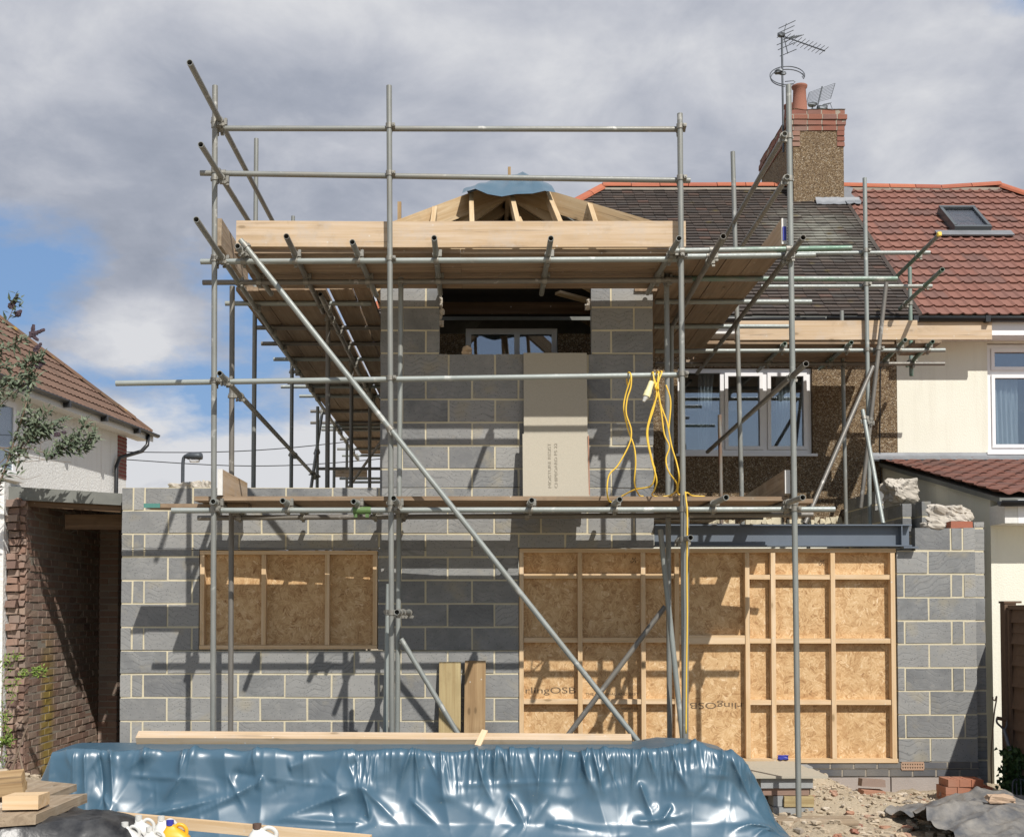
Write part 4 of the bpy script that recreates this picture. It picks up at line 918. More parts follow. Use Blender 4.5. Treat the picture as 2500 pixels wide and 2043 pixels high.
# side scaffolding in the alley
for Y,px in ((12.45,619),(14.86,711),(17.2,774),(19.1,815),(20.9,846)):
    x=xt(px,Y,1000); T(side,'standard',V((x+.01,Y,{12.45:zt(339,12.45),14.86:zt(528,14.86)}.get(Y,ZL-.03))),V((x,Y,.02)),MID)
for Y,px in ((12.15,800),(14.35,858),(16.7,903),(19.3,940)): x=xt(px,Y,1000); T(side,'standard',V((x,Y,ZL+.1)),V((x,Y,.02)),DIRTY)
for py,px in ((741,550),(800,621),(839,638),(877,668),(934,702),(944,686),(967,731),(1004,758),(1032,758),(1041,786),(1049,785),(1072,830),(1096,823),(1112,835),(1131,852)):
    p=atz(px,py,ZT); 
    if p.y>24: continue
    T(side,'transom',V((p.x,p.y,ZT)),V((-1.12,p.y,ZT)),random.choice((CLEAN,MID,DIRTY)),cuts=1)
T(side,'ledger',V((-1.56,11.2,ZL)),V((-1.63,23.4,ZL)),DIRTY,cuts=6)
T(side,'brace',at(788,996,18.0),at(758,1200,16.5),MID); T(side,'brace',at(930,1078,19.5),at(850,1192,20.5),DIRTY)
T(side,'guard_rail',at(778,1144,18.3),at(930,1144,18.3),DIRTY); T(side,'guard_rail',at(829,1168,21.5),at(930,1168,21.5),CLEAN); T(side,'guard_rail',at(845,1177,22.5),at(930,1177,22.5),CLEAN)
m=MB(); m.box(at(819,1150,20.5).x,at(896,1150,20.5).x,20.5,20.54,at(850,1164,20.5).z,at(850,1147,20.5).z); m.build('toe_board',M['toe'],side)
# rear scaffolding
zr1=zt(617,13.6,2100); zr2=zt(699,13.6,2100)
def RT(name,a,b,Y,tint=None): return T(rear,name,at(a[0],a[1],Y),at(b[0],b[1],Y),tint)
Yo=atz(2100,855,ZL).y; Yi=atz(2100,889,ZL).y
RT('guard_rail',(1800,619),(2270,617),Yo+.05,CLEAN); RT('guard_rail',(1858,700),(2275,699),Yo+.05,CLEAN)
RT('ledger',(1600,857),(2307,855),Yo,CLEAN); RT('ledger',(1600,889),(2306,888),Yi,DIRTY); RT('ledger',(1815,797),(1815+110,797),13.3,CLEAN)
for a,b in (((1916,839),(1850,906)),((2079,836),(2001,900)),((2210,830),(2150,890)),((2277,834),(2215,893))):
    T(rear,'transom',atz(*a,ZT),atz(*b,ZT),(.4,.94,0))
T(rear,'standard',at(2111,435,Yo-.05),V((at(2124,1275,Yo-.05).x,Yo-.05,2.5)),CLEAN)
T(rear,'standard',at(2055,759,Yi+.05),V((at(2069,1277,Yi+.05).x,Yi+.05,1.2)),(.4,.2,0)); T(rear,'standard',at(2221,652,Yi+.05),at(2225,918,Yi+.05),GREEN)
T(rear,'standard',at(1855,800,Yi-.05),at(1860,860,Yi-.05),MID)
z7=zt(617,13.6,2100)+.05; z8=zt(699,13.6)+.05
T(rear,'guard_rail',at(2292,574,12.9),V((at(2190,673,14.5).x,14.5,at(2292,574,12.9).z)),(.6,.95,.9)); T(rear,'guard_rail',at(2301,658,13.0),V((at(2197,745,14.7).x,14.7,at(2301,658,13.0).z)),(.3,.96,.9))
m=MB(); a=at(2293,572,12.88); m.rock(a,.025,.025,.025,1,None,.1,3); m.build('end_cap',M['yellow_cap'],rear)
T(rear,'brace',at(2164,690,Yo-.12),at(2101,1240,Yo-.12),DIRTY); T(rear,'brace',at(2131,895,Yo-.2),at(1965,1278,Yo-.9),DIRTY); T(rear,'brace',at(2106,1001,Yo-.1),at(2156,1278,Yo-.7),CLEAN)
xr0=xt(1720,13.5,850); xr1=xt(2200,13.5,850)
deckx(rear,xr0,xr1,Yo+.02,6,ZD,w=.2,mat='board',jx=.08)
m=MB(); m.obox(V((xt(2245,Yo+.3,850),Yo+.3,ZD+.02)),V((.02,.33,0)),V((.15,-.01,0)),V((0,0,.019))); m.build('deck_board',M['board'],rear)
zrt=ZD+.045+.1125; toe(rear,V((xt(1795,Yo,805),Yo+.02,zrt)),V((xt(2240,Yo,805),Yo+.02,zrt+.005)))
zq_=at(2300,806,14.72).z; toe(rear,V((xt(2225,14.72,805),14.72,zq_)),V((xt(2420,14.72,805),14.72,zq_)),h=.243)
# couplers wherever two tubes cross
def seg_close(a0,a1,b0,b1):
    u=a1-a0;v=b1-b0;w=a0-b0;A=u.dot(u);B_=u.dot(v);Cc=v.dot(v);D=u.dot(w);E=v.dot(w);den=A*Cc-B_*B_
    if den<1e-6: return None
    s=(B_*E-Cc*D)/den;t=(A*E-B_*D)/den
    if not(-.005<s<1.005 and -.005<t<1.005): return None
    p=a0+u*s;q=b0+v*t; return p,q,(p-q).length
cnt={}
for i in range(len(tubes)):
    for j in range(i+1,len(tubes)):
        r=seg_close(tubes[i][2],tubes[i][3],tubes[j][2],tubes[j][3])
        if r and r[2]<.13:
            root=tubes[i][0]; cnt[root.name]=cnt.get(root.name,0)+1
            if cnt[root.name]>85: continue
            di=(tubes[i][3]-tubes[i][2]); dj=(tubes[j][3]-tubes[j][2]); m=MB(); c=(r[0]+r[1])/2
            a=di.normalized(); b=dj.normalized(); n=a.cross(b).normalized()
            for p_,d_ in ((r[0],a),(r[1],b)): m.tube(p_-d_*.022,p_+d_*.022,.0315,12,False)
            for sg in (-1,1):
                p_=r[0] if sg<0 else r[1]; d_=b if sg<0 else a
                q0=p_+d_*.038; m.tube(q0-n*.04,q0+n*.045,.007,6,False); m.obox(q0-n*.035,n*.008,a*.013,b*.013); m.obox(q0+n*.03,n*.010,a*.013,b*.013)
                m.obox(p_+d_*.036,d_*.014,n*.018,(a if sg<0 else b)*.019)
            if r[2]>.055: m.obox(c,n*(r[2]/2),a*.02,b*.02)
            m.build('coupler',M['coupler'],tubes[i][1])
# ---------------------------------------------------------------- cable, plug, sheets on the platform
def catmull(P,n=8):
    out=[]
    for i in range(len(P)-1):
        a=P[max(i-1,0)];b=P[i];c=P[i+1];d=P[min(i+2,len(P)-1)]
        for k in range(n):
            t=k/n; out.append(.5*((2*b)+(c-a)*t+(2*a-5*b+4*c-d)*t*t+(3*b-a-3*c+d)*t*t*t))
    return out+[P[-1]]
def cpx(lst,r,m):
    m.sweep(catmull([at(x,y,Y) for x,y,Y in lst]),r,7)
m=MB(); Yc=10.02
cpx([(1532,940,10.2),(1530,920,10.13),(1535,909,10.08),(1541,918,Yc),(1540,945,Yc),(1531,975,Yc),(1529,1010,Yc),(1541,1050,Yc),(1536,1085,Yc),(1509,1135,Yc),(1487,1160,Yc),(1482,1200,Yc),(1488,1224,10.15),(1502,1222,10.2)],.0068,m)
cpx([(1541,920,Yc),(1527,965,10.05),(1523,1000,10.05),(1534,1050,10.05),(1548,1090,10.05),(1552,1130,10.05),(1549,1180,10.1),(1560,1208,10.3),(1570,1211,10.4)],.0068,m)
cpx([(1588,950,10.2),(1589,920,10.12),(1594,909,10.06),(1597,930,Yc),(1603,960,Yc),(1595,1000,Yc),(1582,1045,Yc),(1583,1080,Yc),(1594,1130,Yc),(1599,1150,10.05),(1590,1185,10.1),(1550,1195,10.2),(1520,1210,10.3),(1496,1222,10.3)],.0068,m)
cpx([(1600,915,10.1),(1608,908,10.05),(1606,930,Yc),(1606,960,Yc),(1589,1010,Yc),(1579,1060,Yc),(1590,1120,Yc),(1603,1170,Yc),(1598,1195,10.1),(1592,1208,10.3),(1610,1213,10.4),(1640,1209,10.4)],.0068,m)
cpx([(1597,925,Yc),(1607,955,Yc),(1615,1010,Yc),(1622,1060,Yc),(1634,1090,Yc),(1626,1120,Yc),(1632,1150,Yc),(1652,1180,10.1),(1650,1200,10.2),(1630,1212,10.4)],.0068,m)
cpx([(1606,912,10.1),(1616,908,10.05),(1606,940,Yc),(1612,985,Yc),(1628,1030,Yc),(1640,1090,Yc),(1652,1130,Yc),(1658,1165,Yc),(1655,1205,10.2),(1678,1203,10.2),(1690,1210,10.3),(1720,1212,10.4)],.0068,m)
cpx([(1604,935,Yc),(1600,945,Yc-.02),(1603,952,Yc),(1608,948,10.0)],.0085,m)
cpx([(1626,940,Yc),(1636,970,Yc),(1637,1000,Yc),(1632,1050,Yc)],.0068,m)
cpx([(1673,1200,10.0),(1675,1220,9.99),(1678,1260,9.97),(1677,1400,9.97),(1678,1500,9.97),(1676,1640,9.97),(1675,1790,9.97)],.0068,m)
tag(m.build('power_cable',M['yellow_cable'],loc=at(1600,910,Yc)),'yellow extension cable looped over the middle rail and trailing down to the ground','cable')
plug=empty('cable_connector',at(1583,955,10.0),'cream and white plug connector hanging from the yellow cable','connector')
m=MB(); m.tube(at(1591,932,10.0),at(1583,955,9.99),.024,10,False,None,.028); m.tube(at(1583,955,9.99),at(1578,968,9.985),.032,12,False); m.build('yellow_housing',M['cream_plastic'],plug); m=MB(); m.tube(at(1578,968,9.985),at(1571,980,9.98),.026,10,False,None,.012); m.build('white_cap',M['white_plastic'],plug)
def sheetboard(label,p,zb,zt_,yb,yt,mat='chipboard',spin=0):
    m=MB(); x0,x1=p; v=[V((x0,yb,zb)),V((x1,yb,zb)),V((x1+spin,yt,zt_)),V((x0+spin,yt,zt_))]; n=V((0,-.022,0)); m.add([a+n for a in v]+v,[(0,1,2,3),(7,6,5,4),(0,4,5,1),(1,5,6,2),(2,6,7,3),(3,7,4,0)],None,(.5,.5,.5)); return m
zdk=ZDo+.044
m=sheetboard('',(xt(1280,11.2,1200),xt(1437,11.2,1200)),zdk,zt(861,11.35),11.26,11.38); o=m.build('chipboard_sheet',M['chipboard'],loc=(xt(1358,11.2),11.3,zdk)); tag(o,'taller shaded chipboard sheet leaning on the wall behind the shorter one','board','chipboard sheets leaning on the platform')
m=sheetboard('',(xt(1277,11.1,1200),xt(1440,11.1,1200)),zdk,zt(1058,11.2),11.13,11.25); sh=m.build('chipboard_sheet',M['chipboard'],loc=(xt(1358,11.1),11.1,zdk)); tag(sh,'shorter pale chipboard sheet with stamped print and a red edge, standing in front','board','chipboard sheets leaning on the platform')
y_at=lambda z:11.13-.022+.12*(z-zdk)/(zt(1058,11.2)-zdk)
for dx,tx in ((0,'MOISTURE RESIST'),(.06,'CHIPBOARD P5 22')):
    o=text(tx,V((xt(1352,11.1)+dx-.02,y_at(zt(1190,11.1))-.004,zt(1190,11.1))),.04,'grey_ink',sh,spin=math.pi/2,width=.44); o.rotation_euler=(-.0+math.atan2(-.12,zt(1058,11.2)-zdk)*1.0,0,0)
m=MB(); xe=xt(1441,11.1,1200); m.obox(V((xe-.006,(y_at(zdk)+y_at(zt(1062,11.2)))/2,(zdk+zt(1062,11.2))/2)),V((0,.05,(zt(1062,11.2)-zdk)/2)).normalized()*((zt(1062,11.2)-zdk)/2),V((.005,0,0)),V((0,.006,0))); m.build('painted_edge',M['broken_brick'],sh)
m=MB(); m.box(xt(1765,11.4,1200),xt(1890,11.4,1200),11.25,11.6,zdk+.002,zdk+.03); tag(m.build('insulation_offcut',M['offblock'],loc=(2.3,11.4,zdk)),'flat grey sheet offcut lying on the lower platform at the right','offcut')
m=MB(); m.rock(at(1140,858,11.44),.05,.04,.05,5,None,.3,2); tag(m.build('timber_offcut',M['toe'],loc=at(1140,862,11.44)),'small pale offcut of timber on the sill of the dark upper opening','offcut')
# ---------------------------------------------------------------- plastic over the roof apex
m=MB()
L0=[(1128,472),(1158,460),(1190,474),(1225,480),(1260,474),(1300,473),(1330,466),(1356,470)]; H0=[(1140,466),(1180,452),(1215,433),(1240,428),(1262,426),(1276,419),(1296,430),(1330,448)]
def apt(a,b):
    f=a*(len(L0)-1); i=min(int(f),len(L0)-2); t=f-i
    lo=at(L0[i][0]*(1-t)+L0[i+1][0]*t,L0[i][1]*(1-t)+L0[i+1][1]*t,11.98); hi=at(H0[i][0]*(1-t)+H0[i+1][0]*t,H0[i][1]*(1-t)+H0[i+1][1]*t,12.75)
    p=on(lo,hi,b); return p+V((0,-.05*math.sin(math.pi*b),.015*math.sin(math.pi*b)))+V((0,.05,.02))*noise.noise(p*5)+V((0,0,.03*math.sin(math.pi*b)*noise.noise(V((a*9,b*2,3)))))
m.grid(apt,70,16)
def apt2(a,b):
    p=apt(a,1); q=V((ap.x+(p.x-ap.x)*(1-.55*b),p.y+b*2.2,p.z+.02*b)); return q+V((0,0,.03))*noise.noise(q*4)
m.grid(apt2,40,20)
tag(m.build('roof_tarpaulin',M['tarp'],loc=at(1240,440,12.4)),'blue plastic sheet draped over the apex of the bare rafters','tarpaulin')
m=MB(); m.box(at(1240,430,12.7).x,at(1247,430,12.7).x,12.68,12.72,at(1243,432,12.7).z-.2,at(1243,409,12.7).z); m.build('post',M['treated_dark'],house)
m=MB(); a=at(975,535,11.9); m.box(a.x-.018,a.x+.02,11.88,11.92,a.z-.5,at(975,494,11.9).z); tag(m.build('timber_post',M['treated_dark'],loc=(a.x,11.9,a.z-.5)),'short dark upright post rising above the toe board left of the rafters','post')
import numpy as np
# ================================================================ ground
def gz(x,y):
    b=-.05*min(1,max(0,(11.35-y)/1.2))
    b+=.27*math.exp(-((x-2.98)/.36)**2-((y-11.1)/.45)**2)+.10*math.exp(-((x-3.5)/.6)**2-((y-10.6)/.4)**2)
    b+=.30*math.exp(-((x+4.25)/.45)**2-((y-10.6)/.8)**2)
    if 6<y<12.5 and abs(x)<7: b+=.05*noise.noise(V((x*1.4,y*1.4,0)))+.045*noise.noise(V((x*5,y*5,3)))+.03*noise.noise(V((x*15,y*15,5)))
    return b
xs=[-400,-120,-50,-25,-15,-10,-7.5]+[-6+.07*i for i in range(186)]+[7.5,10,15,25,50,120,400]
ys=[-60,-20,-5,2,5]+[6.2+.07*i for i in range(92)]+[13.5,16,20,30,50,100,250,900]
g=MB(); vs=[V((x,y,gz(x,y)-(.0 if y<11.36 or True else 0))) for y in ys for x in xs]; nx_=len(xs)
g.add(vs,[(j*nx_+i,j*nx_+i+1,(j+1)*nx_+i+1,(j+1)*nx_+i) for j in range(len(ys)-1) for i in range(nx_-1)],None,(.5,.5,.5),True)
t=NT('earth'); p=t.geo(); n1=t.noise(p,1.2,5,.6); n2=t.noise(p,14,6,.7); c=t.mix(t.ramp(n1,[(.35,0),(.65,1)]),(.30,.235,.16),(.42,.35,.25)); c=t.mix(t.ramp(n2,[(.3,0),(.7,1)]),c,(.50,.42,.31)); c=t.mix(t.ramp(t.vor(p,16),[(0,1),(.1,0)]),c,(.33,.19,.13)); c=t.mix(t.ramp(t.noise(p,4,4),[(.6,0),(.75,.6)]),c,(.24,.215,.15))
t.set(Base_Color=c,Roughness=.97,Specular_IOR_Level=.1); t.bump(t.noise(p,45,6,.7),.9,.02); 
tag(g.build('ground',t.m),None,None,None,'structure')
# rubble
rb=MB(); random.seed(11)
def inx():
    while True:
        x=random.uniform(2.3,5.0); y=random.uniform(9.0,11.2)
        if random.random()<math.exp(-((x-3.4)/.9)**2-((y-10.7)/.7)**2)+.22: return x,y
for i in range(1500):
    x,y=inx(); s=random.choice((.005,.006,.008,.008,.010,.012,.016,.024)); rb.rock(V((x,y,gz(x,y)+s*.3)),s*random.uniform(.8,1.6),s*random.uniform(.8,1.5),s*.6,i,(random.random(),random.random(),0),.5,1 if s<.02 else 2)
for i in range(260):
    x=random.uniform(-5,-3.6); y=random.uniform(9.4,11.3); s=random.choice((.01,.015,.025,.035)); rb.rock(V((x,y,gz(x,y)+s*.3)),s*1.3,s*1.3,s*.7,i,(random.random(),random.random(),0),.5,2)
for i in range(200):
    x=random.uniform(2.3,4.2); y=random.uniform(9.0,10.2); s=random.choice((.008,.012,.02,.028,.035)); rb.rock(V((x,y,gz(x,y)+s*.3)),s*1.3,s*1.3,s*.7,i,(random.random(),random.random(),0),.5,1)
t=NT('rubble_mix'); ti=t.sep(t.attr('tint','Color')); p=t.geo(); c=t.ramp(ti[0],[(0,(.44,.36,.26)),(.5,(.50,.42,.32)),(.74,(.36,.18,.12)),(.82,(.56,.49,.40)),(.93,(.25,.22,.19)),(1,(.42,.24,.17))],'CONSTANT'); c=t.mix(t.math('MULTIPLY',t.noise(p,30,4),.5),c,(.45,.38,.28)); t.set(Base_Color=c,Roughness=.95); t.bump(t.noise(p,60,3),.5,.01); M['rubble_mix']=t.m
tag(rb.build('rubble',t.m,loc=(3.3,10.8,0)),'scattered small rubble, mortar crumbs and brick chips over the bare ground','rubble',None,'stuff')
def rock_thing(name,label,cat,lst,mat,group=None,amp=.35,res=4):
    for i,(x,y,z,a,b,c,s) in enumerate(lst):
        m=MB(); m.rock(V((0,0,0)),a*.98,b*.98,c*.98,s,None,amp,res); o=m.build(name,M[mat]); o.location=(x,y,z); o.rotation_euler=(random.uniform(-.15,.15),random.uniform(-.15,.15),random.uniform(0,3)); tag(o,label if isinstance(label,str) else label[i],cat,group)
def px_on(px,py,Y,dz=0): p=at(px,py,Y); return (p.x,Y,p.z+dz)
def brick(name,c,rz,label,group=None,holes=False,tilt=(0,0),mat='red_brick',dims=(.215,.1025,.065),lab2='brick'):
    m=MB(); L,W,H=[d/2 for d in dims]
    if not holes: m.obox(V((0,0,0)),V((L,0,0)),V((0,W,0)),V((0,0,H)),None,.004)
    else:
        # perforated brick: slats round three slots
        xs_=[-L,-.062,-.030,-.015,.015,.030,.062,L][0:8]; cuts=[(-L,-.078),(-.040,-.019),(.019,.040),(.078,L)]
        for a,b in cuts: m.obox(V(((a+b)/2,0,0)),V(((b-a)/2,0,0)),V((0,W,0)),V((0,0,H)),(.5,.5,.5))
        for a,b in ((-.078,-.040),(-.019,.019),(.040,.078)):
            for sg in (-1,1): m.obox(V(((a+b)/2,sg*(W-.016),0)),V(((b-a)/2+.001,0,0)),V((0,.0155,0)),V((0,0,H-.001)),(.5,.5,.5))
        m.obox(V((0,0,-H+.006)),V((L-.003,0,0)),V((0,W-.003,0)),V((0,0,.005)),(0,.5,.5))
    o=m.build(name,M[mat]); o.location=c; o.rotation_euler=(tilt[0],tilt[1],rz); tag(o,label,lab2,group); return o
random.seed(5)
bx,by=4.42,10.85
labs='perforated orange red brick in the neat low stack beside the block pier'
for k in range(3):
    for i in range(4):
        if k==2 and i==3: continue
        brick('perforated_brick',(bx-.19+.108*i+random.uniform(-.004,.004)+(.02 if k==2 else 0),by+random.uniform(-.01,.01),.01+.0335+.068*k),math.pi/2+random.uniform(-.04,.04),labs,'stack of perforated bricks',True)
brick('perforated_brick',(4.68,10.78,.042),.15,'perforated red brick lying just right of the neat brick stack','loose bricks',True)
zb=gz(3.28,10.95)
p=at(2128,1935,10.75); brick('loose_brick',(p.x,10.75,p.z),.2,'pale worn brick under another red brick on the sandy rubble heap','loose bricks',mat='broken_brick',tilt=(.1,.08)); p=at(2130,1910,10.75); brick('loose_brick',(p.x,10.77,p.z+.0),.05,'red brick balanced on a pale brick on the rubble heap','loose bricks',mat='old_brick',tilt=(-.05,.05))
p=at(2307,1940,10.9); brick('loose_brick',(p.x,10.9,p.z),1.2,'tilted pale ended brick stub beside the stack of perforated bricks','loose bricks',mat='broken_brick',tilt=(.35,.3),dims=(.12,.1,.065))
frag=[(2093,1988,9.95,.05,.03,.018,1),(2160,1995,9.9,.045,.035,.016,2),(2045,2032,9.35,.05,.03,.02,3),(2260,1990,9.9,.06,.04,.02,4),(2215,1990,9.8,.05,.04,.02,5),(2240,1972,10.1,.05,.03,.02,6),(2290,1985,9.9,.05,.04,.025,7),(2075,1965,10.2,.04,.03,.02,8),(2010,1992,9.95,.05,.03,.02,9),(2120,1965,10.15,.04,.04,.02,10),(2185,1975,10.1,.05,.03,.015,11),(2198,2030,9.3,.04,.03,.03,12),(2085,2000,9.6,.04,.03,.02,13),(2310,1975,10.0,.05,.03,.02,14)]
for i,(a,b,Y,c,d,e,s) in enumerate(frag):
    p=at(a,b,Y); z=gz(p.x,Y)+e*.8
    m=MB(); m.rock(V((0,0,0)),c,d,e,s,None,.45,3); o=m.build('brick_fragment',M['broken_brick']); o.location=(p.x,Y,z); o.rotation_euler=(random.uniform(-.2,.2),random.uniform(-.2,.2),random.uniform(0,3)); tag(o,'broken piece of brick among the rubble on the ground at the right','brick fragment','broken brick pieces on the ground')
# lumps on the walls
p1=at(2197,1196,13.3); p2=at(2305,1262,11.8)
rock_thing('masonry_lump',['large broken lump of pale masonry on top of the inner block wall','broken lump of pale masonry on the right block pier beside a red brick'],'masonry lump',[(p1.x,13.3,p1.z-.01,.13,.2,.13,3),(p2.x+.03,11.75,p2.z-.0,.2,.15,.11,6)],'rubble','masonry lumps on the walls',.4,12)
p3=at(2270,1277,11.55); rock_thing('mortar_lump','small pinkish lump of old mortar below the masonry lump on the right pier','mortar lump',[(p3.x,11.5,zp+.235,.12,.09,.05,2)],'rubble')
p=at(2351,1281,11.45); brick('loose_brick',(wx(2351),11.46,zp+.22+.034),0,'clean red brick on the top corner of the right block pier','loose bricks')
zpar=z1302+.45
for i,(a,Y) in enumerate(((425,11.5),(455,11.46),(480,11.5),(503,11.47))): 
    rock_thing('mortar_lump','lump of dry mortar on the left parapet near the scaffold pole','mortar lump',[(xt(a,Y,1190),Y,zpar+.02,.055,.05,.03+.008*i,i+3)],'rubble','mortar lumps on the left parapet',.5,3)
# step of boards on block stacks
gy=10.35
for i,(a,b) in enumerate(((10.30,10.82),(10.83,11.33))):
    m=MB(); m.box(1.95,2.99-.03*i,a,b,.285,.305); tag(m.build('step_board',M['chipboard'],loc=(2.4,a,.29)),['grey board forming the front half of the step on the block stack','grey board forming the back half of the step against the strand board screen'][i],'board','boards of the makeshift step')
def blockthing(px0,px1,z0,z1,Y,mat,label,dy=.2):
    x0,x1=xt(px0,Y,1940),xt(px1,Y,1940); m=MB(); m.box(x0,x1,Y,Y+dy,z0,z1,None,.002); tag(m.build('building_block' if mat!='old_brick' else 'loose_brick',M[mat],loc=((x0+x1)/2,Y,z0)),label,'block' if mat!='old_brick' else 'brick','blocks carrying the step')
blockthing(1888,1986,-.05,.03,10.34,'offblock','lowest grey block of the stack under the step'); blockthing(1888,1912,.035,.125,10.36,'offblock','short end of grey block standing in the stack under the step'); blockthing(1915,1987,.035,.125,10.33,'treated','yellowish block in the middle of the stack under the step')
blockthing(1862,1976,.13,.19,10.36,'old_brick','dark red brick layer in the stack under the step'); blockthing(1858,1985,.195,.283,10.34,'offblock','topmost grey block directly under the step boards')
blockthing(1858,1985,-.05,.28,11.1,'offblock','grey block pier holding the back edge of the step')
m=MB(); fz=S4foot.z; m.box(xt(1893,9.95,2000),xt(2088,9.95,2000),9.86,10.12,fz-.04,fz-.002); o=m.build('sole_board',M['grey_timber'],loc=(2.7,9.98,fz-.03)); tag(o,'weathered timber sole board on the ground under the right hand scaffold pole','board')
# ================================================================ blue tarpaulin over the heap
def tarp_sheet():
    rng=np.random.RandomState(4)
    x0=xt(150,9.3,1850); x1=xt(1925,9.2,1950); NU,NV=760,190
    prof=np.array([(10.02,.0),(9.98,.35),(9.90,.60),(9.80,.655),(9.60,.665),(9.30,.662),(9.10,.655),(9.075,.63),(9.04,.45),(8.99,.28),(8.92,.13),(8.80,.02),(8.55,-.04),(8.35,-.045)])
    dd=np.r_[0,np.cumsum(np.hypot(*np.diff(prof,axis=0).T))]; Ltot=dd[-1]; vv=np.linspace(0,Ltot,NV)
    PY=np.interp(vv,dd,prof[:,0]); PZ=np.interp(vv,dd,prof[:,1]); ker=np.ones(3)/3
    PY=np.convolve(np.pad(PY,1,'edge'),ker,'valid'); PZ=np.convolve(np.pad(PZ,1,'edge'),ker,'valid')
    X=np.linspace(x0,x1,NU)[:,None]*np.ones(NV)[None,:]; V_=np.ones(NU)[:,None]*vv[None,:]
    ty=np.gradient(PY);tz=np.gradient(PZ); l=np.hypot(ty,tz); ny=tz/l; nz=-ty/l       # outward: toward the camera / up
    Y=np.ones(NU)[:,None]*PY[None,:]; Zz=np.ones(NU)[:,None]*PZ[None,:]
    vt=np.interp(9.09,-0+0*0+np.array([0,1]),np.array([0,1])) if False else dd[6]
    D=np.zeros_like(X)
    def fold(xa,va,xb,vb,w,amp,sharp=True,curve=0):
        # va, vb: distance below the top front edge
        a=np.array([xa,va+vt]);b=np.array([xb,vb+vt]); d=b-a; L=np.hypot(*d); d/=L
        rx=X-a[0]; rv=V_-a[1]; s=(rx*d[0]+rv*d[1])/L; q=rx*(-d[1])+rv*d[0]-curve*np.sin(np.clip(s,0,1)*np.pi)
        env=np.clip(s/.12,0,1)*np.clip((1-s)/.55,0,1); env=np.where((s>0)&(s<1),env,0); ww=w*(.35+.9*np.clip(s,0,1))
        pr=np.exp(-np.abs(q)/ww) if sharp else np.exp(-(q/ww)**2)
        D[:]+=amp*env*pr
    L=x1-x0
    # pleats hanging from the top edge, gathered in the middle
    x=x0+.1
    while x<x1-.2:
        u=(x-x0)/L; dense=.10 if .42<u<.86 else .42
        n=rng.randint(1,3)
        for k in range(n): fold(x,-.03,x+rng.uniform(-.13,.13),rng.uniform(.12,.42),rng.uniform(.010,.028),rng.uniform(.008,.024)*(1.1 if .42<u<.86 else .6))
        if rng.rand()<.5: fold(x+.03,-.08,x+.03+rng.uniform(-.05,.05),.10,.03,.018,False)
        x+=dense*rng.uniform(.6,1.5)
    fx=lambda px: xt(px,9.0,1900)
    fv=lambda py: (py-1832)/320.0*1.06
    big=[(330,1985,640,1905,.035,.06,.03),(630,1902,420,1995,.03,.035,-.03),(640,1890,625,1920,.03,.05,0),(265,1830,285,1990,.05,.055,0),(232,1830,262,1985,.04,-.05,0),(200,1830,215,1990,.03,.03,0),(175,1830,180,1990,.03,.025,0),
         (445,1830,440,1900,.03,.045,.01),(440,1895,400,1945,.03,.04,0),(300,1885,560,1905,.014,.02,0),(395,1825,300,1880,.03,.04,.02),(255,1930,280,1985,.02,.04,0),(250,1820,285,1870,.025,.04,0),
         (860,1930,640,2010,.05,.05,.02),(905,1990,870,1900,.035,.05,.02),(880,1910,1000,2020,.05,.045,0),(900,2000,650,1985,.04,.05,0),(1010,1820,975,1925,.03,.05,.02),(1075,1820,1082,1950,.03,.05,0),(1085,1850,1100,1945,.03,.03,.02),
         (1165,1830,1210,1960,.03,.055,.03),(1215,1820,1200,1895,.03,.04,0),(1320,1820,1310,1960,.045,.06,0),(1420,1830,1455,1930,.03,.06,.02),(1445,1820,1475,1940,.03,.05,0),(1500,1830,1440,1945,.04,.03,0),
         (1640,1830,1690,1940,.04,.05,.03),(1740,1820,1650,1850,.03,.05,0),(1770,1830,1740,1960,.07,.06,0),(1560,1900,1600,2010,.05,.05,0),(1240,1930,1290,2020,.05,.05,0),(1540,1990,1690,1975,.03,.05,.03),(1640,1960,1590,2020,.03,.05,0),
         (1890,1980,1760,2035,.03,.09,.02),(1880,1990,1820,2043,.02,.07,0),(1780,1835,1880,1985,.06,.05,0),(1330,2000,1500,2030,.05,.05,0),(1000,1940,1100,2030,.05,.04,0),(700,1870,760,1850,.07,.04,0),(560,1880,690,1905,.08,-.04,0),(850,1870,900,1840,.08,-.03,0),(1100,1910,1500,1900,.012,.02,0),(600,1890,1000,1930,.010,.016,0)]
    for a,b,c,d,w,am,cu in big: fold(fx(a),fv(b),fx(c),fv(d),w,am*.8,am<.05 or True,cu)
    for k in range(70):
        a=rng.uniform(x0+.4*(x1-x0),x1-.3); fold(a,-.02,a+rng.uniform(-.06,.06),rng.uniform(.12,.4),rng.uniform(.006,.012),rng.uniform(.006,.016))
    for k in range(60):
        a=rng.uniform(x0,x1); b=rng.uniform(.1,.75); an=rng.uniform(0,np.pi); ln=rng.uniform(.08,.35); fold(a,b,a+ln*np.cos(an),b+ln*np.sin(an),rng.uniform(.008,.03),rng.uniform(-.012,.017))
    for k in range(40):
        a=rng.uniform(x0,x1); b=rng.uniform(-.75,-.05); an=rng.uniform(0,np.pi); ln=rng.uniform(.15,.5); fold(a,b,a+ln*np.cos(an),b+ln*np.sin(an),rng.uniform(.01,.04),rng.uniform(-.012,.02))
    # pinch points: pyramids of plastic with creases running out from each
    def pyr(xa,va,r,amp,an,el):
        rx=X-xa; rv=V_-(va+vt); a_=rx*np.cos(an)+rv*np.sin(an); b_=(-rx*np.sin(an)+rv*np.cos(an))*el
        t_=np.clip(1-(np.abs(a_)+np.abs(b_))/r,0,1); D[:]+=amp*t_**1.35
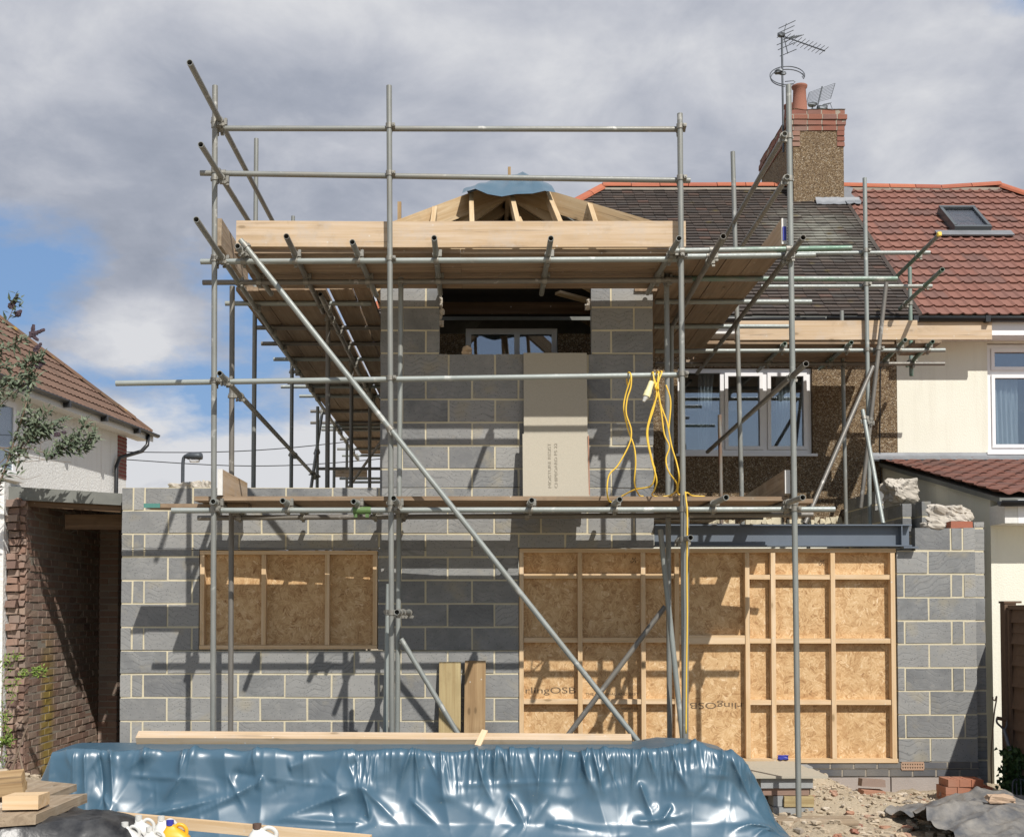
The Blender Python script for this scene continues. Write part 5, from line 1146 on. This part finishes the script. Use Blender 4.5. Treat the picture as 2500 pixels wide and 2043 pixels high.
    for k in range(34):
        xa=rng.uniform(x0,x1); va=rng.uniform(.0,.8); pyr(xa,va,rng.uniform(.12,.42),rng.uniform(-.025,.04),rng.uniform(0,3.1),rng.uniform(.4,1.2))
    for k in range(24):
        xa=x0+(x1-x0)*(k+rng.uniform(.1,.9))/24; pyr(xa,.0,rng.uniform(.10,.34),rng.uniform(.012,.034),rng.uniform(-.35,.35),rng.uniform(.3,.6))
    for px_,py_,r_,am_ in ((640,1890,.35,.05),(880,1905,.4,.05),(1085,1940,.3,.04),(1310,1925,.32,.045),(1455,1925,.3,.045),(1690,1935,.35,.05),(1885,1982,.4,.08),(445,1900,.3,.045),(285,1960,.25,.04),(1800,1850,.3,.04)): pyr(fx(px_),fv(py_),r_,am_,rng.uniform(-.5,.5),.7)
    low=np.array([[noise.noise(V((X[i,0]*.9,vv[j]*1.6,1.5)))*.022*(1 if vv[j]>vt else .3) for j in range(0,NV,5)] for i in range(0,NU,5)])
    li=np.linspace(0,low.shape[0]-1,NU); lj=np.linspace(0,low.shape[1]-1,NV)
    tmp=np.array([np.interp(lj,np.arange(low.shape[1]),r) for r in low]); low2=np.array([np.interp(li,np.arange(low.shape[0]),c) for c in tmp.T]).T
    top=np.clip((vt-.02-V_)/.05,0,1)*(V_<vt); mask=(np.clip((Zz+.02)/.12,0,1)*.75+.25)*(1-.8*top); D=(D+low2)*mask
    K=np.array([1,2,1.])/4
    D=np.apply_along_axis(lambda r:np.convolve(np.pad(r,1,'edge'),K,'valid'),1,D)
    # right end falls away, left end is pinched in
    xr=np.array([x0,fx(1560),fx(1640),fx(1720),fx(1790),fx(1825),fx(1850),fx(1880),fx(1905),x1]); hr=np.array([.655,.655,.70,.69,.64,.56,.47,.30,.12,.0])/.66
    H=np.interp(X[:,0],xr,hr)[:,None]; Zz=np.where(Zz>0,Zz*H,Zz)
    sag=np.interp(X[:,0],[x0,fx(300),fx(500),x1],[.0,.0,0,0])[:,None]
    Y=Y+ny[None,:]*D*-1*-1; Zz=Zz+nz[None,:]*D*np.clip(H,.3,1)
    Y=np.where(True,Y,Y); endR=np.clip((X-(x1-.5))/.5,0,1); Y=Y+endR**2*.35*np.clip((9.4-Y),-1,1)
    return X,Y,Zz,NU,NV
X,Y,Zz,NU,NV=tarp_sheet()
m=MB(); pts=np.stack([X,Y,Zz],-1).reshape(-1,3).tolist()
# normals must face the camera
m.v=[tuple(p) for p in pts]; m.w=list(m.v); m.t=[(.5,.5,.5)]*len(pts); m.f=[(i*NV+j,i*NV+j+1,(i+1)*NV+j+1,(i+1)*NV+j) for i in range(NU-1) for j in range(NV-1)]; m.s=[True]*len(m.f)
xl_=X[0,0]
m2=MB()   # folded left end hanging down
def endf(a,b):
    j=int(a*(NV-1)); y=Y[0,j]; z=max(Zz[0,j],-.04); y=9.0+(y-9.0)*1.0
    return V((xl_-.28*(b)*(1-.0)*(1-z/.7)**.6 if True else 0, y, z))
m2.grid(lambda a,b:endf(a,0)*(1-b)+V((xl_-.26+.04*math.sin(a*30),Y[0,int(a*(NV-1))]*.5+4.75,-.045))*b+V((.03*math.sin(a*40)*math.sin(b*3.1),0,0)),90,12)
m.add(m2.v,m2.f,m2.w,(.5,.5,.5),True)
tag(m.build('tarpaulin',M['tarp'],loc=(-.5,9.4,0)),'long glossy blue plastic tarpaulin creased over a low heap in front of the house','tarpaulin')
# timbers on and behind the tarpaulin
m=MB(); a=at(336,1801,9.62); b=at(1541,1808,9.62); m.beam(a,b,.095,.075,V((0,-.55,1)),None,.001); tag(m.build('timber_beam',M['toe'],loc=tuple((a+b)/2)),'long pale sawn timber lying along the top of the blue tarpaulin','timber')
m=MB(); a=at(1166,1822,9.50); b=at(1184,1792,9.62); m.beam(a,b+V((0,.05,.02)),.05,.03,V((0,-.6,1)),None,.001); tag(m.build('timber_offcut',M['pine'],loc=tuple(a)),'small offcut of timber laid across the long timber on the tarpaulin','offcut')
def plank(px0,px1,pyt,Yb,Yt,mat,label,skew=0):
    m=MB(); zt_=at(1130,pyt,Yt).z; x0,x1=xt(px0,11.3,1650),xt(px1,11.3,1650); zb=.0
    v=[V((x0-skew,Yb,zb)),V((x1-skew,Yb,zb)),V((x1,Yt,zt_)),V((x0,Yt,zt_))]; c=sum(v,V())/4; hx=(v[3]-v[0])/2; hy=(v[1]-v[0])/2; m.obox(c,hx,hy,hx.cross(hy).normalized()*.022,None,.001); o=m.build('plank',M[mat],loc=((x0+x1)/2,Yb,zb)); tag(o,label,'plank','planks leaning on the block wall'); return o,v
o,v=plank(1072,1125,1616,11.16,11.36,'treated','greenish treated plank with printed letters leaning against the block wall'); 
tx=text('BALCAS',V(((v[0].x+v[1].x)/2+.045,11.18,at(1105,1725,11.3).z)),.075,'ink',o,spin=math.pi/2,width=.27)
zq=(tx.location.z+0)/v[3].z; tx.location.y=(.2*((at(1105,1690,11.3).z)/v[3].z))-.034; tx.rotation_euler=(math.atan2(-.2,v[3].z),0,0)
plank(1135,1186,1613,11.14,11.36,'treated_dark','browner knotty plank leaning against the block wall, right of the printed one',.01)
# ================================================================ foreground left
def board_pts(name,label,A,B,side_px,th,mat,zt_):
    a=atz(*A,zt_); b=atz(*B,zt_); c=atz(*side_px,zt_); w=c-a; m=MB(); h=V((0,0,-th/2)); m.obox((a+b)/2+w/2+h,(b-a)/2,w/2,V((0,0,th/2)),None,.002); o=m.build(name,M[mat],loc=tuple((a+b)/2+w/2+h)); tag(o,label,'board','rough boards at the bottom left'); return o
board_pts('thick_board','thick sawn board with its square end facing, nearest of the pile at bottom left',(88,1987),(213,1935),(-70,1998),.062,'grey_timber',.49)
board_pts('thick_board','thick weathered board beside and behind the nearest one in the bottom left pile',(92,1950),(188,1913),(-40,1935),.05,'grey_timber',.497)
board_pts('thick_board','board edge slanting out of the picture at the far left of the pile',(-40,1950),(66,1906),(-120,1920),.055,'treated_dark',.55)
m=MB(); a=atz(5,1978,.50); b=atz(93,1976,.50); m.obox((a+b)/2+V((0,.1,.045)),(b-a)/2,V((0,.1,0)),V((0,0,.04)),None,.003); tag(m.build('timber_offcut',M['pine'],loc=tuple(a)),'short block of timber with visible growth rings on the nearest thick board','offcut')
m=MB(); a=atz(12,1912,.62); m.obox(a,V((.09,.08,0)),V((0,.03,.02)),V((-.01,0,.06)),None,.003); tag(m.build('timber_offcut',M['treated_dark'],loc=tuple(a)),'reddish wedge of timber on the rear boards at the far left','offcut')
def hsheet(name,mat,x0,x1,y0,y1,f,label,cat='plastic sheet',n=90,edge=.03,seed=0):
    m=MB()
    def fn(a,b):
        ex=edge*noise.noise(V((b*6,seed,1)))*3; ey=edge*noise.noise(V((a*6,seed,4)))*3
        x=x0+(x1-x0)*a+ex; y=y0+(y1-y0)*b+ey; return V((x,y,max(f(x,y),gz(x,y)+.004)))
    m.grid(fn,n,n); o=m.build(name,M[mat],loc=((x0+x1)/2,(y0+y1)/2,.1)); tag(o,label,cat); return o
def fblk(x,y):
    h=.455*math.exp(-((x+2.58)/.55)**4-((y-7.62)/.42)**4); h+=.34*math.exp(-((x+3.2)/.45)**4-((y-7.5)/.6)**4)
    h-=.10*max(0,x+2.5); q=abs(noise.noise(V((x*3+1,y*3,2)))); q2=abs(noise.noise(V((x*8,y*5,2)))); return min(h,.43)+.05*(q-.2)+.025*q2
hsheet('black_sheet','sheet',-4.3,-1.72,6.7,8.15,fblk,'crumpled black polythene sheet under the thick boards at bottom left',seed=2)
def fgs(x,y):
    h=.20*math.exp(-((x-4.25)/.42)**2-((y-9.95)/.35)**2)+.16*math.exp(-((x-3.75)/.5)**2-((y-9.35)/.35)**2)+.13*math.exp(-((x-4.6)/.6)**2-((y-9.1)/.5)**2)
    r=1-abs(noise.noise(V((x*2.2,y*3,5)))); r2=1-abs(noise.noise(V((x*5,y*6,8)))); return h*1.05-.05+.11*(r-.5)+.06*(r2-.5)+.012*noise.noise(V((x*18,y*18,1)))+.03
hsheet('grey_sheet','gsheet',xt(2235,9.6,2000),5.6,8.5,10.25,fgs,'crumpled grey black plastic sheet spread on the ground at bottom right',seed=5,n=130)
p=at(2440,1985,9.35); m=MB(); m.rock(V((0,0,0)),.10,.06,.035,21,None,.4,4); o=m.build('brick_fragment',M['broken_brick']); o.location=(p.x,9.35,fgs(p.x,9.35)+.03); tag(o,'long broken piece of pale red brick lying on the grey plastic sheet','brick fragment')
m=MB(); a=at(236,1990,8.35); b=at(905,2052,8.0); m.beam(a,b,.05,.075,Z,None,.0015); tag(m.build('timber_beam',M['pine'],loc=tuple((a+b)/2)),'pale knotty timber slanting across in front of the blue tarpaulin, behind the bottles','timber')
m=MB(); a=at(930,2068,7.98); m.box(a.x-.25,a.x+.15,7.8,8.2,-.06,a.z-.05); tag(m.build('building_block',M['offblock'],loc=(a.x,8,0)),'grey block under the near end of the slanting timber','block')
def fbs(x,y): return .16*math.exp(-((x+1.75)/.45)**2-((y-7.9)/.25)**2)-.03+.03*noise.noise(V((x*4,y*4,9)))
hsheet('blue_sheet','tarp',-2.2,-1.1,7.5,8.3,fbs,'loose flap of blue plastic on the ground behind the yellow bottle',seed=8,n=50)
# plastic bottles with moulded handles
def jug(x,y,z,rz,w,d,h,mat,capmat,label,name='plastic_bottle'):
    r=empty(name,(x,y,z),label,'bottle','plastic bottles at the bottom edge'); r.rotation_euler=(0,0,0)
    R_=Matrix.Rotation(rz,3,'Z'); base=V((x,y,z)); m=MB(); rings=[]
    for f,s in ((0,.9),(.03,1),(.3,1.0),(.34,.97),(.38,1.0),(.66,1),(.72,.90),(.79,.62),(.85,.36),(.9,.27)):
        ring=[]
        sh=-.22*w*max(0,(f-.66)/.24)
        for k in range(28):
            an=2*math.pi*k/28; c_,s_=math.cos(an),math.sin(an); ex=.55
            ring.append(base+R_@V((sh+math.copysign(abs(c_)**ex,c_)*w/2*s,math.copysign(abs(s_)**ex,s_)*d/2*(s if f<.8 else s*.95),h*f)))
        rings.append(ring)
    m.loft(rings); bd_=m.build('body',M[mat],r)
    m=MB(); lw=w*.36; m.grid(lambda a,b: base+R_@V(((a-.5)*2*lw,-d/2*(1.004-.10*abs(2*a-1)**3.5)-.0015,h*(.36+.28*b))),12,3); m.build('paper_label',M['white_paint' if mat!='yellow_plastic' else 'cream_plastic'],bd_)
    m=MB(); q=lambda a,b: base+R_@V((a*w,0,b*h))
    m.sweep(catmull([q(.36,.68),q(.37,.79),q(.25,.87),q(.08,.89),q(-.05,.84)],6),.07*w,8); m.build('handle',M[mat],r)
    m=MB(); m.tube(q(-.22,.88),q(-.22,.975),.14*w,16,False); m.build('cap',M[capmat],r)
    return r
j=jug(xt(645,7.6,2030),7.6,.055,.15,.205,.13,.33,'white_plastic','brown_plastic','large white plastic bottle with a dirty cap, standing alone right of the others')
ly=jug(xt(430,7.35,2030),7.35,.115,.1,.17,.12,.335,'yellow_plastic','blue_plastic','bright yellow plastic bottle with a blue cap')
jug(xt(318,7.5,2030),7.5,.09,.0,.155,.11,.32,'white_plastic','white_plastic','leftmost white bottle of the cluster beside the yellow bottle'); jug(xt(352,7.62,2030),7.62,.09,.2,.16,.12,.345,'white_plastic','white_plastic','white bottle with a raised handle second from the left in the cluster')
jug(xt(378,7.3,2030),7.3,.10,-.1,.155,.12,.315,'white_plastic','white_plastic','squat white bottle directly left of the yellow bottle, nearest the camera'); jug(xt(407,7.65,2030),7.65,.09,.3,.16,.12,.335,'white_plastic','white_plastic','white bottle half hidden behind the yellow bottle')
m=MB(); m.box(-2.45,-1.85,7.15,7.78,-.02,.08); tag(m.build('plank',M['treated'],loc=(-2.1,7.4,0)),'low board on which the cluster of white and yellow bottles stands','plank')
text('DETERGENT',V((xt(662,7.53,2040)-.03,7.527,.12)),.022,'grey_ink',j)
# ================================================================ right edge: fork, hook, fence, ivy
fk=empty('garden_fork',(4.95,11.2,0),'garden fork with a D shaped handle leaning at the right edge','fork'); YK=11.3
m=MB(); m.tube(at(2434,1752,YK),at(2456,1756,YK),.018,10,False); m.build('grip',M['fence_wood'],fk)
m=MB(); m.sweep(catmull([at(2434,1752,YK),at(2434,1763,YK),at(2446,1775,YK),at(2452,1782,YK)],6),.010,8); m.sweep(catmull([at(2457,1756,YK),at(2458,1768,YK),at(2455,1776,YK),at(2452,1782,YK)],6),.010,8); m.build('yoke',M['iron'],fk)
m=MB(); m.tube(at(2451,1780,YK),at(2487,1903,YK-.2),.018,10,False); m.build('shaft',M['iron'],fk)
m=MB()
for i,dx in enumerate((-14,-5,5,14)): m.sweep(catmull([at(2487,1900,YK-.2),at(2487+dx,1908,YK-.22),at(2488+dx*1.05,1950,YK-.25),at(2490+dx*1.05,1992,YK-.3)],5),.007,6)
m.build('tines',M['iron'],fk)
m=MB(); m.sweep(catmull([at(2424,1700,YK+.3),at(2424,1706,YK+.3),at(2429,1709,YK+.3),at(2433,1699,YK+.3),at(2432,1712,YK+.3),at(2427,1745,YK+.3),at(2420,1840,YK+.3),at(2421,1912,YK+.3)],6),.007,6); tag(m.build('hooked_rod',M['bark'],loc=at(2424,1800,YK+.3)),'thin rusty rod with a hooked top leaning in the corner by the cream wall','rod')
fe=empty('wooden_fence',(5.1,11.3,0),'brown wooden fence of overlapping boards at the right edge','fence'); YQ=11.35
m=MB(); z_=at(2470,1472,YQ).z; x_=xt(2456,YQ,1700); m.box(x_,x_+.11,YQ,YQ+.1,-.1,z_,None); m.box(x_-.01,x_+.16,YQ-.01,YQ+.11,z_,z_+.02); m.build('post',M['fence_wood'],fe)
for k in range(3):
    ya=YQ-.02-k*1.9; yb_=ya-1.8; m=MB()
    for i in range(17):
        z0=i*(z_-.08)/17; m.obox(V((x_+.045+.012*(i%2),(ya+yb_)/2,z0+.06)),V((0,.9,0)),V((.012,0,.062)),V((.006,0,0)),None,.004)
    m.box(x_+.052,x_+.06,yb_,ya,0,z_-.07); m.box(x_+.02,x_+.07,yb_,ya,z_-.06,z_-.02); m.box(x_+.015,x_+.04,ya-.04,ya,0,z_-.065); m.box(x_+.015,x_+.04,yb_,yb_+.04,0,z_-.065); m.build('panel',M['fence_wood'],fe)  # first box is a thin backing added so the panel casts an unbroken shadow
    m=MB(); m.box(x_,x_+.1,yb_-.1,yb_-.003,-.1,z_+.02); m.build('post',M['fence_wood'],fe)
def leaf(mb,p,d,l,w,up,tint):
    d=d.normalized(); s=d.cross(up); 
    if s.length<.05: s=d.cross(V((1,0,0)))
    s.normalize(); n=s.cross(d)
    vs=[p,p+d*l*.35+s*w*.5+n*w*.12,p+d*l+n*(-.1*l),p+d*l*.35-s*w*.5+n*w*.12,p+d*l*.4-n*w*.08]
    mb.add(vs,[(0,1,4),(1,2,4),(2,3,4),(3,0,4)],None,tint)
def rv(s=1): return V((random.uniform(-1,1),random.uniform(-1,1),random.uniform(-1,1)))*s
iv=empty('ivy_bush',(5.0,11.2,0),'dark green ivy growing up the fence at the right edge','plant'); st=MB(); lf=MB()
for i in range(9):
    q=at(2462+i*6,1985,11.2); t_=at(2455+i*7,1830+random.uniform(0,40),11.25); st.sweep(catmull([q,(q+t_)/2+rv(.04),t_],5),.006,5,None,False,.003)
for i in range(1500):
    f=random.random(); q=at(random.gauss(2480,16),1825+random.random()**.8*160,11.2+random.uniform(-.12,.12)); leaf(lf,q,rv()+V((0,-.6,-.3)),.05,.045,V((0,-1,.3)),(random.random(),0,0))
st.build('stems',M['bark'],iv); lf.build('leaves',M['dark_leaf'],iv)
# ================================================================ buddleia on the left, brambles below
bd=empty('buddleia',(-4.3,10.9,0),'straggly buddleia with grey green leaves and dried flower spikes at the left edge','shrub'); st=MB(); lf=MB(); flw=MB(); YP=10.9
def br(pts,r,dens=.5,l=.085,leafy=(0,1)):
    P=catmull([at(x,y,YP+dy) for x,y,dy in pts],6); st.sweep(P,r,5,None,False,r*.45); n=len(P)
    for i,p in enumerate(P):
        f=i/(n-1)
        if leafy[0]<=f<=leafy[1]:
            for k in range(int(dens*3.2)+ (1 if random.random()<(dens*3.2)%1 else 0)):
                d=(P[min(i+1,n-1)]-P[max(i-1,0)]).normalized()*.5+rv(.9)+V((.15,0,-.05)); leaf(lf,p+rv(.035),d,l*random.uniform(.5,1.25),l*.34,V((0,-1,1)),(random.random(),0,0))
random.seed(21)
B_=[([(-20,1230,.1),(10,1150,0),(40,1060,0),(60,1000,-.1),(75,940,0)],.012,1.6),([(20,1120,0),(50,1090,0),(90,1040,.1),(120,1000,0)],.006,1.0),
([(-10,860,.1),(20,845,0),(55,830,0)],.007,1.6),([(-10,820,0),(20,780,0),(35,745,-.05)],.005,.4),([(35,745,0),(40,725,0)],.004,1.0),([(10,930,0),(45,925,0),(85,905,0),(98,870,0)],.007,1.5),([(-10,960,0),(20,940,0),(50,920,.1),(78,885,0)],.006,2.0),
([(-10,900,0),(25,890,0),(70,885,0),(85,870,0)],.005,1.2),([(-20,1010,0),(20,970,0),(60,940,0),(85,920,0)],.006,1.5),([(30,1130,.1),(60,1090,0),(85,1050,0),(98,1000,0)],.005,.5),
([(40,1150,0),(60,1060,0),(70,1000,0)],.005,1.0),([(-20,1090,0),(30,1095,0),(70,1095,0),(110,1105,0),(150,1110,0)],.006,.3),([(60,1080,.1),(75,1060,0),(95,1040,0),(110,1060,0)],.004,1.6),([(70,1065,0),(82,1040,0),(85,1025,0)],.004,1.5),([(80,1075,0),(100,1050,0),(130,1040,0)],.004,1.3),([(100,1050,0),(130,1035,0),(155,1028,0)],.004,1.0),
([(110,1115,0),(140,1100,0),(170,1080,0),(195,1055,0),(205,1030,0)],.005,1.3),([(150,1100,0),(175,1085,0),(205,1080,0),(232,1072,0)],.004,1.0),([(190,1100,0),(215,1085,0),(225,1055,0)],.004,.9),([(140,1095,0),(150,1080,0),(175,1070,0)],.004,1.4),([(170,1095,0),(195,1098,0),(215,1085,0)],.004,.9)]
for p,r,d in B_: br(p,r,d)
for p,r in (([(-20,1085,0),(40,1110,0),(90,1118,0),(130,1125,0),(172,1128,0)],.004),([(-20,1150,0),(30,1130,0),(90,1125,0),(150,1115,0)],.004),([(-20,1180,0),(30,1160,0),(60,1170,0),(100,1160,0)],.003),([(-10,1100,0),(60,1085,0),(110,1100,0),(160,1115,0)],.003),([(30,1130,0),(60,1100,0),(100,1080,0),(130,1070,0)],.003),([(-10,1140,0),(20,1110,0),(45,1080,0)],.005),([(95,1130,0),(100,1080,0),(105,1060,0)],.002),([(60,1125,0),(75,1090,0),(90,1060,0)],.002)): br(p,r,0)
def spike(a,b,w=.03):
    P=[at(*a,YP),at(*b,YP)]
    for i in range(90):
        f=i/90; p=on(P[0],P[1],f)+rv(w*(1-f*.75)); flw.rock(p,.010,.010,.013,i,(random.random(),0,0),.3,1)
spike((28,750),(42,722),.022); spike((42,768),(50,760),.02); spike((30,745),(22,748),.02); spike((78,820),(82,795),.018); spike((75,818),(108,805),.016); spike((75,815),(92,830),.012); spike((85,855),(100,840),.02); spike((90,895),(108,885),.02); spike((135,1062),(160,1055),.012)
st.build('branches',M['bark'],bd); lf.build('leaves',M['leaf'],bd); flw.build('flower_spikes',M['flower'],bd)
bm=empty('bramble',(-4.4,10.9,0),'green bramble climbing the broken end of the brick wall at lower left','plant'); st=MB(); lf=MB(); YP=11.0
for p,r,d in (([(-10,1900,0),(10,1800,0),(5,1700,0),(20,1620,0)],.006,1.2),([(0,1850,0),(30,1700,0),(60,1640,0),(98,1640,0)],.003,.6),([(0,1820,0),(20,1790,0),(10,1740,0)],.004,1.5),([(20,1700,0),(45,1655,0),(60,1640,0)],.003,1.2),([(-10,1640,0),(20,1610,0),(40,1600,0)],.004,1.5),([(80,1640,0),(96,1642,0),(100,1635,0)],.002,1.6),([(10,1800,0),(15,1810,0),(25,1800,0)],.003,2),([(30,1690,0),(38,1590,0),(20,1500,0),(40,1440,0)],.002,0)): br(p,r,d,.045)
for p in ([(10,1940,0),(35,1860,0),(60,1790,0),(68,1775,0)],[(5,1900,0),(20,1860,0),(50,1850,0)],[(60,1900,-.2),(50,1850,-.1),(45,1830,0)]): br(p,.014,0)
st.build('stems',M['bark'],bm); lf.build('leaves',M['bramble_leaf'],bm)
# ================================================================ street lamp and wires far off
YL=26; sl_=empty('street_lamp',(xt(447,YL,1150),YL,0),'grey street lamp with a short curved arm rising behind the left parapet','street lamp')
m=MB(); b=at(446,1180,YL); m.sweep(catmull([V((b.x,YL,0)),V((b.x,YL,2)),b,at(447,1128,YL),at(451,1115,YL),at(460,1112,YL)],6),.042,10,None,False,.038); m.build('post',M['road_lamp'],sl_)
m=MB(); c=at(472,1116,YL); rings=[]
for f,s,dz in ((-.2,.35,0),(-.12,.8,0),(0,1,.0),(.12,1,-.0),(.19,.8,-.01)):
    rings.append([c+V((f*1.0,math.cos(2*math.pi*k/12)*.13*s,math.sin(2*math.pi*k/12)*.09*s+.02)) for k in range(12)])
m.loft(rings); m.build('lamp_head',M['road_lamp'],sl_); m=MB(); m.rock(at(475,1123,YL),.11,.08,.055,1,None,.02,5); m.build('lamp_bowl',M['lamp_bowl'],sl_)
for a,b,l in (((300,1103),(930,1068),'upper of two thin overhead wires across the sky at the left'),((370,1126),(930,1120),'lower of two thin overhead wires across the sky at the left')):
    m=MB(); m.sweep([on(at(*a,30),at(*b,30),i/12)-V((0,0,.15*math.sin(math.pi*i/12))) for i in range(-4,18)],.012,5); tag(m.build('overhead_wire',M['black_plastic'],loc=at(*a,30)),l,'wire','overhead wires')
# ================================================================ camera, sun, sky
cam=bpy.data.cameras.new('camera'); co=bpy.data.objects.new('camera',cam); C.objects.link(co); bpy.context.scene.camera=co
co.location=(0,0,EYE); co.rotation_euler=(math.pi/2+PITCH,0,0); cam.sensor_width=36; cam.lens=F/2500*36; cam.shift_x=(1250-CX)/2500; cam.shift_y=(CY-1021.5)/2500; cam.clip_end=3000
SUN=V((.40,-1,1.09)).normalized()
ld=bpy.data.lights.new('sun','SUN'); ld.energy=4.9; ld.angle=math.radians(.53); ld.color=(1,.955,.89); lo=bpy.data.objects.new('sun',ld); C.objects.link(lo); lo.location=(3,-5,12); lo.rotation_euler=(-SUN).to_track_quat('-Z','Y').to_euler()
w=bpy.data.worlds.new('World'); bpy.context.scene.world=w; w.use_nodes=True; nt=w.node_tree; n=nt.nodes; n.clear(); L=nt.links.new
s=NT.__new__(NT); s.t=nt; s.n=n
skyt=n.new('ShaderNodeTexSky'); skyt.sky_type='NISHITA'; skyt.sun_disc=False; skyt.sun_elevation=math.asin(SUN.z); skyt.sun_rotation=math.atan2(SUN.x,SUN.y); skyt.air_density=1.0; skyt.dust_density=.6
bg=n.new('ShaderNodeBackground'); bg.inputs[1].default_value=.1; out=n.new('ShaderNodeOutputWorld')
tc=n.new('ShaderNodeTexCoord').outputs['Generated']; q=s.sep(tc)
inv=s.math('DIVIDE',1,s.math('ADD',s.math('MAXIMUM',q[2],0),.35)); pl=s.comb(s.math('MULTIPLY',q[0],inv),s.math('MULTIPLY',q[1],inv),s.math('MULTIPLY',inv,.35))
big=s.noise(pl,1.9,7,.55,.25); fine=s.noise(s.vmath('ADD',pl,(3,1,7)),4.5,7,.58,.3); wide=s.noise(s.vmath('ADD',pl,(9,4,2)),.9,4,.5)
def blob(px,py,rx,ry):        # a soft patch of sky round a fixed direction
    d=ray(px,py).normalized(); dx=s.math('DIVIDE',s.math('SUBTRACT',s.math('DIVIDE',q[0],s.math('MAXIMUM',q[1],.05)),d.x/d.y),rx); dz=s.math('DIVIDE',s.math('SUBTRACT',s.math('DIVIDE',q[2],s.math('MAXIMUM',q[1],.05)),d.z/d.y),ry)
    r=s.math('SQRT',s.math('ADD',s.math('MULTIPLY',dx,dx),s.math('MULTIPLY',dz,dz))); return s.math('SUBTRACT',1,s.math('MINIMUM',r,1))
h1=s.math('MAXIMUM',blob(400,930,.19,.075),s.math('MAXIMUM',blob(20,680,.12,.075),s.math('MULTIPLY',blob(620,800,.12,.11),.8))); h1=s.math('MAXIMUM',h1,s.math('MULTIPLY',blob(2520,-30,.07,.04),.6))
cl1=blob(330,830,.075,.05); cl2=blob(300,1010,.10,.035); cl3=blob(700,1150,.3,.05)
hole=s.math('ADD',s.math('MULTIPLY',h1,1.35),s.math('MULTIPLY',s.math('SUBTRACT',big,.5),2.2)); hole=s.math('ADD',hole,s.math('MULTIPLY',s.math('SUBTRACT',s.noise(pl,11,6,.6),.5),1.5)); hole=s.math('SUBTRACT',hole,s.math('MULTIPLY',s.math('MAXIMUM',cl1,s.math('MAXIMUM',cl2,cl3)),.9)); hole=s.math('MULTIPLY',s.ramp(hole,[(.2,0),(.85,1)]),s.ramp(h1,[(.0,0),(.22,1)]))
# grey undersides and bright tops of the cloud sheet
cf=s.math('ADD',s.math('MULTIPLY',big,.75),s.math('MULTIPLY',fine,.55)); cf=s.math('SUBTRACT',cf,.10); med=s.noise(s.vmath('ADD',pl,(5,2,3)),9,6,.6,.4); cf=s.math('ADD',cf,s.math('MULTIPLY',s.math('SUBTRACT',med,.5),.22)); cf=s.math('ADD',cf,s.math('MULTIPLY',s.math('SUBTRACT',wide,.5),.5))
cf=s.math('SUBTRACT',cf,s.math('MULTIPLY',blob(480,400,.36,.13),.26)); cf=s.math('ADD',cf,s.math('MULTIPLY',s.math('MAXIMUM',cl1,s.math('MAXIMUM',cl2,cl3)),.3)); cf=s.math('ADD',cf,s.math('MULTIPLY',blob(1500,180,.55,.24),.13)); cf=s.math('SUBTRACT',cf,s.math('MULTIPLY',blob(150,520,.2,.10),.14))
ccol=s.ramp(cf,[(.25,(2.6,2.95,3.7)),(.42,(3.8,4.1,4.85)),(.55,(5.3,5.5,6.1)),(.68,(7.0,7.1,7.4))])
blue=s.mix(.72,skyt.outputs[0],(2.1,3.7,6.6))
back=s.ramp(s.math('MULTIPLY',q[1],-1),[(.05,0),(.4,.85)]); col=s.mix(back,s.mix(hole,ccol,blue),s.mix(.25,skyt.outputs[0],(3.0,3.6,4.6))); L(col,bg.inputs[0]); L(bg.outputs[0],out.inputs[0])
sc=bpy.context.scene; sc.view_settings.view_transform='Standard'; sc.view_settings.look='None'; sc.view_settings.exposure=0; sc.view_settings.gamma=1
sc.cycles.max_bounces=8; sc.cycles.transparent_max_bounces=12; sc.cycles.sample_clamp_indirect=6
